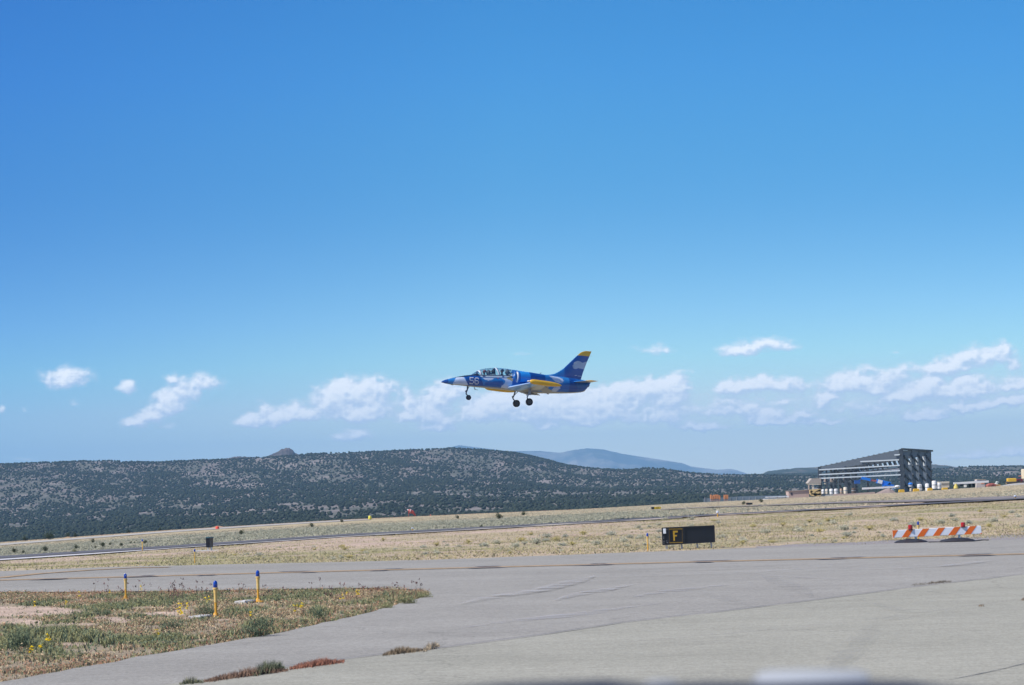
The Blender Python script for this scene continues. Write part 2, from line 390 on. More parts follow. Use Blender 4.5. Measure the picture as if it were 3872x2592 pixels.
# taxiway = area between the joint / island and the far edge
poly = list(far_w) + [np.array([FARE[-1][0] + 30, FARE[-1][1] + 0.5]), np.array([JOINT[-1][0] + 40, JOINT[-1][1] + 12])] + joint_w[::-1]
lf = np.array([-45, JOINT[0][1] - 8]); poly += [lf, np.array([-45, ISL[-1][1] - 1])] + isl_w[::-1] + [np.array([-60, ISL[0][1]]), np.array([-60, FARE[0][1] - .5])]
flat_poly('taxiway', poly, 0.03, M_TAXI)
poly = joint_w + [np.array([JOINT[-1][0] + 40, JOINT[-1][1] + 12]), np.array([80, -40]), np.array([-60, -40]), lf]
flat_poly('apron', poly, 0.034, M_APRON)
# gravel verge at the far side on the right
gv = [(2690, 2086), (3000, 2074), (3400, 2062), (3872, 2046), (4700, 2018)]; gu = [(4700, 1996), (3872, 2022), (3600, 2036), (3300, 2050), (2950, 2066), (2690, 2081)]
gpoly = wob([G(*p)[:2] for p in gv], .05, .8, 5) + wob([G(*p)[:2] for p in gu], .45, .7, 6)
flat_poly('gravel', gpoly, 0.022, pm('gravel', (.26, .235, .22), .95, var=.35, scale=14))

def strip(name, pxs, width, z, mat, seed=0, amp=0.0, kind='structure'):
    P = [G(u, v)[:2] for u, v in pxs]; pts = wob(P, amp, .8, seed); L = []; R = []
    r = np.random.default_rng(seed + 1)
    for i, p in enumerate(pts):
        d = pts[min(i + 1, len(pts) - 1)] - pts[max(i - 1, 0)]; d = d / np.linalg.norm(d); n = np.array([-d[1], d[0]])
        w = width * (1 + (r.normal(0, .12) if amp else 0))
        w *= min(1, (min(i, len(pts) - 1 - i) + .15) / 4) if 'scuff' in name else 1
        if amp and i in (0, len(pts) - 1): w *= .1
        L.append(p + n * w / 2); R.append(p - n * w / 2)
    V = [(*p, z) for p in L] + [(*p, z) for p in R]; m = len(L)
    o = np_obj(name, V, [(i, m + i, m + i + 1, i + 1) for i in range(m - 1)], mat); tag(o, kind=kind); return o
M_LINE = pm('orange_line_paint', (.36, .25, .14), .8, var=.25, scale=3)
M_TAR = pm('tar', (.085, .085, .10), .7, var=.2)
def fade_mat(name, col, lo, hi, scale, stretch, top=.6):
    m, t, b = mk(name); b.inputs['Base Color'].default_value = (*col, 1); b.inputs['Roughness'].default_value = .95
    tc = N(t, 'ShaderNodeTexCoord'); mp = N(t, 'ShaderNodeMapping'); mp.inputs['Scale'].default_value = stretch; n = N(t, 'ShaderNodeTexNoise'); n.inputs['Scale'].default_value = scale; n.inputs['Detail'].default_value = 6
    mr = N(t, 'ShaderNodeMapRange'); mr.inputs[1].default_value = lo; mr.inputs[2].default_value = hi; mr.inputs[3].default_value = 0; mr.inputs[4].default_value = top
    t.links.new(tc.outputs['Object'], mp.inputs[0]); t.links.new(mp.outputs[0], n.inputs['Vector']); t.links.new(n.outputs[0], mr.inputs[0]); t.links.new(mr.outputs[0], b.inputs['Alpha'])
    return m
M_SCUFF = fade_mat('pale_scuff', (.42, .41, .41), .38, .7, .9, (1, 2.5, 1), .6)
M_DSCUFF = fade_mat('dark_scuff', (.19, .19, .195), .35, .75, .7, (.8, 2, 1), .16)
CL = [(-700, 2216), (0, 2199), (500, 2186), (1000, 2172), (1700, 2154), (2350, 2137), (3000, 2121), (3500, 2109), (3872, 2100), (4500, 2084)]
strip('taxiway_centre_line', CL, .8, .040, M_LINE)
strip('turn_line', [(-500, 2215), (0, 2190), (150, 2174), (340, 2161), (508, 2152), (640, 2150)], .5, .044, M_LINE)
def seg_on(pl, u0, u1, dv=0):
    us = np.array([p[0] for p in pl]); vs = np.array([p[1] for p in pl]); k = np.linspace(u0, u1, 6); return [(u, np.interp(u, us, vs) + dv) for u in k]
for i, (u0, u1, dv) in enumerate([(-60, 0, 2), (150, 260, 2), (100, 240, -25 * 0 + 3), (475, 600, 2), (530, 590, -2), (740, 820, 3), (1050, 1180, -2), (1130, 1200, 3), (1395, 1470, 3), (1450, 1530, -2), (1760, 1920, 3), (1790, 1900, -2), (2160, 2330, 3), (2230, 2300, -2), (2600, 2780, -2), (2620, 2700, 3), (3080, 3210, 3), (3130, 3280, -2), (3620, 3770, 3), (3640, 3760, -2)]):
    strip('crack_seal', seg_on(CL, u0, u1, dv), .42, .048, M_TAR, seed=i, amp=.03)
for i, pxs in enumerate([[(1746, 2383), (1950, 2356), (2190, 2331), (2350, 2307), (2500, 2290)], [(2386, 2267), (2500, 2247), (2640, 2230), (2850, 2209)], [(2880, 2183), (3000, 2190), (3160, 2197)], [(2080, 2285), (2160, 2262), (2330, 2230), (2420, 2214)],
                         [(2760, 2172), (2900, 2166), (3150, 2150)], [(3350, 2160), (3560, 2150), (3800, 2122)], [(1720, 2300), (1850, 2270), (2050, 2240), (2250, 2186)]]):
    strip('pale_scuff', pxs, .9 if i in (0, 1) else .6, .040 + i * .004, M_SCUFF, seed=20 + i, amp=.0)
for i, pxs in enumerate([[(2640, 2247), (2760, 2280), (2830, 2305)], [(2880, 2185), (2990, 2228), (3080, 2272)], [(1760, 2210), (2300, 2190), (2900, 2172), (3800, 2140)], [(2000, 2178), (2700, 2160), (3500, 2140)]]):
    strip('dark_scuff', pxs, .5 if i < 2 else .9, .070 + i * .004, M_DSCUFF, seed=40 + i, amp=.0)
for i, pxs in enumerate([[(3250, 2285), (3420, 2325), (3560, 2326), (3872, 2280)], [(2000, 2480), (2500, 2440), (2900, 2405), (3300, 2362), (3600, 2320)], [(3100, 2592), (3250, 2440), (3320, 2360)]]):
    strip('dark_scuff', pxs, .35, .082 + i * .004, M_DSCUFF, seed=60 + i, amp=.0)
strip('joint_crack', JOINT_PX[2:], .045, .052, pm('joint_tar', (.15, .15, .155), .9, var=.3, scale=6), seed=9, amp=.02)  # thin tar strip along the crack between taxiway and apron
strip('pavement_crack', [(3560, 2590), (3700, 2562), (3780, 2545), (3880, 2520), (4200, 2455)], .02, .040, M_TAR, seed=5, amp=.012)

# strips draped on the sloping ground beyond the taxiway
def draped(name, pxs, hw, mat, lift=.06, n=160):
    """pxs (u, v centre, half height in source pixels)"""
    us = [p[0] for p in pxs]; V = []; k = np.linspace(us[0], us[-1], n)
    for u in k:
        v = np.interp(u, us, [p[1] for p in pxs]); w = np.interp(u, us, [p[2] for p in pxs])
        A_, B_ = hit(u, v + w, 85, 1000), hit(u, v - w, 85, 1000)
        for s_ in (0, .33, .67, 1):
            x = A_[0] + (B_[0] - A_[0]) * s_; y = A_[1] + (B_[1] - A_[1]) * s_; V.append((x, y, float(zg(x, y)) + lift))
    o = np_obj(name, V, grid_faces(n, 4), mat); tag(o, kind='structure'); return o
rp = [(u, v) for u, v in RUN_PX]
draped('runway', [(-600, 2134, 5.5), (0, 2113, 5), (640, 2073, 4.2), (1290, 2029.5, 3.4), (1936, 1994.5, 2.7), (2580, 1959, 2.4), (3200, 1926, 2.4), (3872, 1890, 2.4), (4500, 1860, 2.4)], 0, M_OUTER, .10)
draped('runway_edge_line', [(-600, 2144, 4), (0, 2120.5, 3), (320, 2100, 2.2), (640, 2078, 1.0), (1290, 2034, .9), (1936, 1998, .7), (2580, 1962, .5)], 0, pm('white_line_paint', (.55, .53, .52), .8, var=.2), .07)
draped('gravel_road', [(-600, 2106, 5), (0, 2061, 3.2), (640, 2012, 3.0), (1000, 1988, 2.6), (1290, 1971, 2.2), (1400, 1966, 1.2)], 0, pm('gravel_road', (.40, .37, .32), .95, var=.15, scale=.5), .08)
draped('far_taxiway', [(2500, 1930, .8), (2640, 1922.5, 1.0), (2900, 1914, 1.3), (3200, 1903, 3.0), (3500, 1897, 4.5), (3872, 1884, 5.5), (4500, 1858, 6)], 0, pm('far_asphalt', (.20, .175, .165), .95, var=.18, scale=.3), .09)

# ------------------------------------------------------------------ distant hills
def ridge(name, pxs, Y, depth, mat, base_drop=60, n=260, jag=0.0, a_ext=0.0, nrow=14):
    c = curve(pxs); A = sorted(tan_az_el(u, v)[0] for u, v in pxs); a = np.linspace(A[0] - a_ext, A[-1] + a_ext, n)
    top = HC + c(a) * Y + (fbm(a * 900, a * 0 + 2, 4) - .5) * jag
    s = np.linspace(0, 1, nrow); V = []
    for k in s:           # foot in front, crest, then the far side
        y = Y - depth * (1 - k) if True else Y
        g = (fbm(a * 220 + k * 2.0, np.full_like(a, k * 3.0), 4) - .5) * (top + base_drop) * .25 * (k * (1 - k) * 4)
        z = -base_drop + (top + base_drop) * (k ** 1.15) + g
        z = np.minimum(z, HC + (top - HC) / Y * y * 1.0 - (1 - k) * 3) if True else z
        V.append(np.stack([a * y, np.full_like(a, y), z], -1))
    for k in (.5, 1):
        y = Y + depth * k; V.append(np.stack([a * y, np.full_like(a, y), -base_drop + (top + base_drop) * (1 - k)], -1))
    o = np_obj(name, np.concatenate(V), grid_faces(nrow + 2, n), mat, smooth=True); return tag(o, kind='structure')
def hill_mat(name, c0, c1, scale, lo=.4, hi=.6, stretch=(1, 1, 1)):
    m, t, b = mk(name); tc = N(t, 'ShaderNodeTexCoord'); mp = N(t, 'ShaderNodeMapping'); mp.inputs['Scale'].default_value = stretch
    n = N(t, 'ShaderNodeTexNoise'); n.inputs['Scale'].default_value = scale; n.inputs['Detail'].default_value = 9; n.inputs['Roughness'].default_value = .6
    r = N(t, 'ShaderNodeValToRGB'); r.color_ramp.elements[0].position = lo; r.color_ramp.elements[1].position = hi
    r.color_ramp.elements[0].color = (*c0, 1); r.color_ramp.elements[1].color = (*c1, 1)
    t.links.new(tc.outputs['Object'], mp.inputs[0]); t.links.new(mp.outputs[0], n.inputs['Vector']); t.links.new(n.outputs[0], r.inputs[0]); t.links.new(r.outputs[0], b.inputs['Base Color'])
    b.inputs['Roughness'].default_value = 1; b.inputs['Specular IOR Level'].default_value = 0; return m
M_MTN = hill_mat('mountain_slope', (.05, .07, .07), (.24, .22, .19), .0012, .50, .62, (1, .5, 1.6))
M_HILL = hill_mat('far_hill_slope', (.04, .05, .035), (.24, .19, .16), .006, .48, .66, (1, .6, 2))
M_BUTTE = hill_mat('butte_rock', (.045, .042, .042), (.12, .10, .10), .03, .4, .6, (1, 1, .4))
ridge('mountain', [(1400, 1740), (1560, 1722), (1640, 1704), (1697, 1693), (1736, 1684), (1780, 1690), (1841, 1697), (1923, 1707), (2044, 1706), (2116, 1713), (2171, 1702), (2221, 1696), (2281, 1700), (2353, 1717), (2446, 1731), (2580, 1752), (2613, 1765), (2663, 1771), (2712, 1777), (2762, 1774), (2784, 1778), (2830, 1794), (2900, 1812)], 24000, 4000, M_MTN, base_drop=60, jag=0)
ridge('far_hill', [(2800, 1815), (2860, 1800), (2883, 1791), (2905, 1782), (2966, 1775), (3021, 1770), (3098, 1768), (3250, 1764), (3400, 1760), (3523, 1757), (3573, 1759), (3611, 1767), (3655, 1767), (3738, 1763), (3872, 1760), (4100, 1752), (4500, 1745)], 7600, 1200, M_HILL, base_drop=40, jag=3)
ridge('far_mountain', [(3660, 1785), (3700, 1768), (3740, 1762), (3762, 1766), (3790, 1765), (3810, 1764), (3850, 1772)], 23000, 1200, M_MTN, base_drop=40)
ridge('butte', [(780, 1762), (859, 1734), (890, 1727), (909, 1726), (960, 1731), (1000, 1728), (1024, 1722), (1046, 1711), (1060, 1702), (1074, 1696), (1084, 1694), (1095, 1695), (1106, 1703), (1116, 1713), (1126, 1719), (1150, 1722), (1165, 1716), (1178, 1712), (1192, 1716), (1215, 1725), (1260, 1745)], 5600, 500, M_BUTTE, base_drop=0, jag=4, n=300)

# ------------------------------------------------------------------ juniper woodland on the valley and hills
ICO = {}
def ico(sub):
    if sub not in ICO:
        bm = bmesh.new(); bmesh.ops.create_icosphere(bm, subdivisions=sub, radius=1)
        ICO[sub] = (np.array([v.co[:] for v in bm.verts]), np.array([[v.index for v in f.verts] for f in bm.faces])); bm.free()
    return ICO[sub]
def blobs(P, R, Hh, sub, jit, cols, r):
    V0, F0 = ico(sub); n = len(P); k = len(V0)
    J = 1 + r.uniform(-jit, jit, (n, k, 1)); V = V0[None] * J
    V = V * np.stack([R, R, Hh], -1)[:, None, :]; V = V + P[:, None, :] + np.array([0, 0, 1.0]) * (Hh * .75)[:, None, None]
    Fc = F0[None] + (np.arange(n) * k)[:, None, None]
    C = cols[:, None, :] * (1 + r.uniform(-.3, .3, (n, k, 1)))
    return V.reshape(-1, 3), Fc.reshape(-1, 3), C.reshape(-1, 3)
LIGHT = [  # (u, v, ru, rv, amount) ground that shows between the trees, source pixels
    (150, 1830, 260, 60, .55), (420, 1790, 200, 40, .4), (120, 1920, 180, 30, .3), (760, 1790, 190, 38, .8), (900, 1835, 190, 40, .75), (640, 1770, 130, 20, .4), (1180, 1775, 190, 40, .8), (1320, 1800, 120, 30, .6),
    (1560, 1745, 160, 22, .75), (1700, 1765, 230, 36, .85), (1880, 1775, 150, 36, .75), (1600, 1790, 200, 22, .5), (2050, 1790, 230, 30, .6), (2250, 1805, 200, 25, .5), (2600, 1797, 130, 8, .9), (2480, 1785, 60, 6, .6), (1950, 1730, 100, 14, .4)]
DARK = [(700, 1860, 230, 26, .7), (560, 1800, 60, 50, .6), (1010, 1790, 60, 40, .7), (1180, 1850, 240, 24, .7), (1450, 1790, 80, 30, .7), (1560, 1822, 200, 22, .6), (2080, 1750, 110, 18, .6)] + [(x0 + (x1 - x0) * k, y0 + (y1 - y0) * k, 42, 13, 1.0) for x0, y0, x1, y1 in [(560, 1775, 880, 1872), (960, 1755, 1180, 1848), (1400, 1722, 1660, 1790), (250, 1780, 420, 1860), (1950, 1722, 2120, 1768)] for k in np.linspace(0, 1, 8)]  # cloud shadow and gully shade imitated by packing the trees denser
CLEAR = [(60, 1984, 70, 6, 1), (560, 1937, 60, 5, 1), (730, 1917, 50, 4, 1), (370, 1958, 50, 5, .9), (1130, 1907, 80, 5, .9), (1480, 1893, 90, 5, .8), (1420, 1905, 60, 4, .8), (1700, 1864, 250, 5, .8), (1850, 1900, 120, 6, .7), (1960, 1873, 240, 6, .7),
         (2350, 1860, 350, 5, .9), (2750, 1856, 170, 6, .9), (2950, 1851, 140, 6, .9), (3080, 1848, 60, 5, .9), (1350, 1920, 120, 5, .8), (1600, 1912, 120, 6, .7), (1150, 1925, 120, 7, .7), (900, 1945, 160, 7, .5), (3580, 1822, 60, 4, .8), (480, 1985, 60, 5, .6), (980, 1930, 60, 5, .7), (1250, 1938, 90, 6, .6), (1750, 1925, 150, 7, .7),
         (1430, 1945, 130, 5, .9), (1850, 1922, 100, 5, .7), (2100, 1903, 120, 5, .6), (1280, 1955, 60, 4, .8), (260, 2020, 50, 4, .5), (700, 1990, 50, 4, .6)]
def gsum(u, v, L):
    s = 0
    for a, b, c, d, w in L: s = np.maximum(s, w * np.exp(-(((u - a) / c) ** 2 + ((v - b) / d) ** 2)))
    return s
def woodland():
    r = np.random.default_rng(11); n = 420000
    a = r.uniform(-.29, .29, n); y = r.uniform(1, 1, n); y = np.sqrt(r.uniform(1050 ** 2, 6100 ** 2, n)); x = a * y
    hill = y < 4560; keep = hill | (a > .055) | False
    z = zg(x, y); P = np.stack([x, y, z], -1); u, v = project(P.T[:, :].T @ np.eye(3)) if False else (None, None)
    q = P - CAM; f = q @ FW; u = W / 2 + (q @ RC) / f * F; v = H / 2 - (q @ UC) / f * F
    cl = fbm(x / 38, y / 150, 4); dens = .42 + .60 * sstep(.38, .58, cl)
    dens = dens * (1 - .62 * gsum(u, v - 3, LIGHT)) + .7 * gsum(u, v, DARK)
    for a_, b_, c_, d_, w_ in CLEAR: dens = dens * (1 - w_ * np.exp(-(((u + (vnoise(v / 5, u / 30) - .5) * 60 - a_) / c_) ** 4 + ((v - b_ - 6) / (d_ + 6)) ** 4)))
    dens *= np.where(y > 3300, np.where(a > .07, .30, .50), np.where(y > 2400, .65, .85))
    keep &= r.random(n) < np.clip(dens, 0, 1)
    x, y, z = x[keep], y[keep], z[keep]; m = len(x)
    R = r.uniform(.95, 2.2, m) * np.where(y > 3000, 1.05, 1); Hh = R * r.uniform(.62, .95, m)
    t = r.random((m, 1)); col = np.array([[.016, .026, .020]]) * (1 - t) + np.array([[.042, .052, .035]]) * t
    nearm = y < 2300
    out = []
    for msk, sub, j in ((nearm, 1, .25), (~nearm, 1, .25)):
        if msk.any(): out.append(blobs(np.stack([x, y, z], -1)[msk], R[msk], Hh[msk], sub, j, col[msk], r))
    V = []; Fs = []; C = []; b = 0
    for v_, f_, c_ in out: V.append(v_); Fs.append(f_ + b); C.append(c_); b += len(v_)
    print('woodland trees', m)
    o = np_obj('juniper_woodland', np.concatenate(V), np.concatenate(Fs), attr_mat('juniper_foliage', .95, [(.5, .6, 1.4, None)], spec=.1), np.concatenate(C))
    tag(o, 'dark green juniper woodland dotted over the valley and the long hill', 'woodland', kind='stuff')
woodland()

# ------------------------------------------------------------------ sky: cloud bank on a dome segment
CLOUDS = [(250, 1435, 100, 36, 1), (483, 1469, 42, 25, .9), (510, 1602, 48, 20, 1), (577, 1574, 58, 25, 1), (655, 1541, 60, 32, 1), (694, 1491, 76, 42, .75), (777, 1447, 75, 34, .8), (644, 1433, 30, 15, .7), (611, 1508, 45, 24, .6), (272, 1524, 40, 17, .35), (630, 1612, 35, 14, .45),
 (938, 1598, 52, 20, .9), (999, 1550, 30, 30, .6), (1027, 1588, 70, 28, .9), (1110, 1563, 66, 33, .9), (1165, 1582, 60, 20, .8), (1249, 1525, 62, 44, 1), (1300, 1480, 50, 34, 1), (1355, 1495, 130, 52, 1), (1411, 1560, 85, 33, .85), (1333, 1577, 95, 30, .9), (1430, 1470, 66, 26, .8),
 (1539, 1516, 28, 42, .95), (1544, 1583, 38, 26, .9), (1611, 1561, 66, 46, 1), (1661, 1500, 55, 44, 1), (1720, 1480, 60, 34, .7), (1677, 1590, 60, 22, .8), (1355, 1652, 72, 20, .85), (1270, 1655, 30, 12, .5), (1661, 1622, 100, 16, .65),
 (1799, 1566, 60, 28, 1), (1855, 1539, 85, 42, 1), (1966, 1530, 115, 48, 1), (2077, 1527, 145, 48, 1), (2216, 1520, 115, 44, .95), (2354, 1510, 110, 36, .9), (2400, 1480, 110, 28, 1), (2490, 1465, 90, 28, 1), (2560, 1470, 45, 40, 1), (2538, 1511, 60, 34, .9), (2077, 1580, 240, 20, .8), (2300, 1560, 160, 30, .7),
 (2077, 1616, 72, 18, .8), (2216, 1600, 72, 20, .85), (2521, 1580, 110, 34, .6), (2400, 1590, 120, 20, .45), (1974, 1342, 50, 11, .32), (2493, 1328, 72, 25, .5), (2400, 1322, 40, 14, .25), (2105, 1262, 20, 8, .15),
 (2794, 1328, 80, 26, .85), (2905, 1306, 95, 25, .85), (2960, 1320, 50, 16, .5), (2766, 1472, 80, 20, .95), (2850, 1455, 110, 26, .95), (2960, 1461, 95, 22, .85), (2888, 1588, 60, 22, .95), (2925, 1562, 28, 18, .8), (2960, 1594, 110, 18, .85), (3040, 1570, 40, 14, .7), (2627, 1622, 75, 15, .85), (2705, 1619, 55, 14, .8),
 (2711, 1555, 83, 20, .5), (2811, 1550, 55, 22, .55), (2730, 1520, 60, 16, .4), (3138, 1505, 40, 16, 1), (3110, 1525, 30, 14, .9), (3182, 1455, 66, 24, 1), (3266, 1455, 120, 24, .9), (3377, 1428, 66, 24, .7), (3238, 1405, 90, 24, .5), (3420, 1395, 70, 14, .4), (2956, 1522, 20, 10, .8),
 (3545, 1400, 60, 22, .9), (3599, 1392, 105, 22, 1), (3654, 1355, 90, 30, .9), (3765, 1344, 90, 34, .8), (3800, 1315, 20, 18, .7), (3404, 1511, 83, 18, .9), (3488, 1483, 83, 34, .95), (3520, 1450, 40, 24, 1), (3599, 1483, 115, 32, .95), (3682, 1472, 85, 30, .85), (3660, 1440, 60, 16, .7), (3837, 1383, 46, 25, .6), (3843, 1461, 76, 26, .95), (3950, 1450, 80, 30, .9),
 (3460, 1580, 60, 20, .95), (3543, 1577, 76, 14, .85), (3530, 1555, 30, 16, .8), (3626, 1544, 66, 18, .85), (3726, 1533, 88, 18, .9), (3837, 1522, 76, 18, .9), (3127, 1535, 420, 62, .33), (2700, 1540, 300, 60, .22), (3293, 1555, 120, 26, .5), (3127, 1597, 70, 8, .7), (3300, 1480, 60, 14, .7),
 (3626, 1727, 120, 14, .5), (3765, 1718, 150, 20, .6), (3900, 1710, 90, 20, .6), (3016, 1686, 40, 7, .35), (2655, 1695, 90, 10, .3), (2905, 1755, 260, 24, .22), (0, 1552, 22, 16, .6), (90, 1549, 16, 9, .35), (80, 1742, 70, 6, .4), (800, 1690, 40, 6, .2), (1000, 1672, 50, 6, .2), (2200, 1420, 40, 9, .0), (3390, 1332, 26, 8, .35), (2588, 1405, 40, 8, .25), (3860, 1005, 14, 30, .12), (3320, 1262, 30, 14, .12)]
def sky_clouds():
    az = np.linspace(-.42, .42, 1500); el = np.linspace(-.004, .115, 330); A, E = np.meshgrid(az, el)
    # work in a frame aligned with the horizon; px-like units
    S = 9024.0; X = A * S; Yv = E * S
    def field(X, Yv, amp=1):
        wx = X + (fbm(X / 60, Yv / 45, 4) - .5) * 46; wy = Yv + (fbm(X / 50 + 40, Yv / 36 + 7, 4) - .5) * 34
        d = np.zeros_like(X)
        for u, v, ru, rv, s in CLOUDS:
            a, e = tan_az_el(u, v); cx, cy = a * S, e * S
            # flatter base than top
            dy = (wy - cy) / (rv * 1.28); dy = np.where(dy < 0, dy * 1.35, dy * .95); k = ((wx - cx) / (ru * 1.0)) ** 2 + dy ** 2
            d = d + (s * np.exp(-k * 1.1)) * (1 - d * .6)
        n = fbm(X / 36 + 5, Yv / 27 + 3, 6, .52) * .55; a_ = 1; t_ = 0; b_ = 0
        for k in range(5): b_ = b_ + a_ * (1 - np.abs(2 * vnoise(X / 30 * 2 ** k + 3.3 * k, Yv / 24 * 2 ** k + 7.7 * k) - 1)); t_ += a_; a_ *= .5
        n = n + (b_ / t_ - .12) * .45
        return d + (n - .5) * .85 * np.clip(d * 2.2, 0, 1)
    D = field(X, Yv)
    al = sstep(.12, .76, D)
    D2 = field(X - 8, Yv + 17)             # towards the light
    sh = np.clip(.55 + (D - D2) * 1.3, 0, 1) * .75 + .25 * sstep(.5, 1.1, D)
    fine = fbm(X / 14, Yv / 10, 4)
    sh = np.clip(sh + (fine - .5) * .35, 0, 1)
    lo = np.array([.47, .55, .71]); hi = np.array([.87, .88, .90])
    col = lo + (hi - lo) * sstep(.1, .95, sh)[..., None]
    al = al * (1 - .22 * (1 - sh)) * .95
    Rr = 60000.0; V = np.stack([A * Rr, np.full_like(A, Rr), HC + E * Rr], -1)
    V[..., 1] -= (A ** 2) * Rr * .35
    V[..., 0] = A * V[..., 1]; V[..., 2] = HC + E * V[..., 1]
    m, t, b = mk('cloud_layer'); out = [q for q in t.nodes if q.type == 'OUTPUT_MATERIAL'][0]; t.nodes.remove(b)
    at_ = N(t, 'ShaderNodeAttribute', attribute_name='col'); em = N(t, 'ShaderNodeEmission'); tr = N(t, 'ShaderNodeBsdfTransparent'); ms = N(t, 'ShaderNodeMixShader')
    t.links.new(at_.outputs['Color'], em.inputs[0]); t.links.new(at_.outputs['Alpha'], ms.inputs[0]); t.links.new(tr.outputs[0], ms.inputs[1]); t.links.new(em.outputs[0], ms.inputs[2]); t.links.new(ms.outputs[0], out.inputs[0])
    m.cycles.emission_sampling = 'NONE'
    keep = None
    cols = np.concatenate([col, al[..., None]], -1).reshape(-1, 4)
    Fc = grid_faces(len(el), len(az)); alf = cols[:, 3]; Fc = Fc[(alf[Fc] > .003).any(1)]
    o = np_obj('sky', V.reshape(-1, 3), Fc, m, cols, smooth=True); tag(o, kind='structure')
sky_clouds()

# ------------------------------------------------------------------ vegetation
def pip(px, py, poly):
    poly = np.asarray(poly); inside = np.zeros(px.shape, bool); n = len(poly); j = n - 1
    for i in range(n):
        xi, yi = poly[i]; xj, yj = poly[j]
        c = ((yi > py) != (yj > py)) & (px < (xj - xi) * (py - yi) / (yj - yi + 1e-12) + xi); inside ^= c; j = i
    return inside
def blades(P, h, w, col, r, lean=.5):
    n = len(P); th = r.uniform(0, 2 * pi, n); d = np.stack([np.cos(th), np.sin(th), 0 * th], -1) * (w / 2)[:, None]
    ph = r.uniform(0, 2 * pi, n); L = r.uniform(.1, lean, n) * h; tip = P + np.stack([np.cos(ph) * L, np.sin(ph) * L, h], -1)
    V = np.stack([P - d, P + d, tip], 1).reshape(-1, 3); C = np.repeat(col, 3, 0); C[2::3] *= 1.15
    return V, np.arange(3 * n).reshape(-1, 3), C
def merge(parts):
    V, Fc, C, b = [], [], [], 0
    for v, f, c in parts: V.append(v); Fc.append(f + b); C.append(c); b += len(v)
    return np.concatenate(V), np.concatenate(Fc), np.concatenate(C)
M_GRASS = attr_mat('grass_blades', .85, [], spec=.15, trans=.2)
def soft_normals(m, k=.55):
    t = m.node_tree; g = N(t, 'ShaderNodeNewGeometry'); a = N(t, 'ShaderNodeVectorMath', operation='SCALE'); a.inputs['Scale'].default_value = k; t.links.new(g.outputs['Normal'], a.inputs[0])
    b = N(t, 'ShaderNodeVectorMath', operation='ADD'); b.inputs[1].default_value = (0, 0, .8); t.links.new(a.outputs[0], b.inputs[0]); c = N(t, 'ShaderNodeVectorMath', operation='NORMALIZE'); t.links.new(b.outputs[0], c.inputs[0])
    for n in t.nodes:
        if n.type == 'BSDF_PRINCIPLED': t.links.new(c.outputs[0], n.inputs['Normal'])
soft_normals(M_GRASS)
BARE = [(G(u, v)[:2], ) for u, v in []]
TALL_PX = [(200, 2405, 150, 20, .8), (90, 2430, 70, 35, 1), (350, 2430, 120, 22, .7), (980, 2392, 75, 26, 1.3), (780, 2305, 40, 18, .9), (1200, 2330, 40, 18, 1), (1520, 2262, 110, 16, .5), (920, 2320, 80, 20, .5), (300, 2330, 60, 12, .6), (150, 2280, 60, 10, .5)]
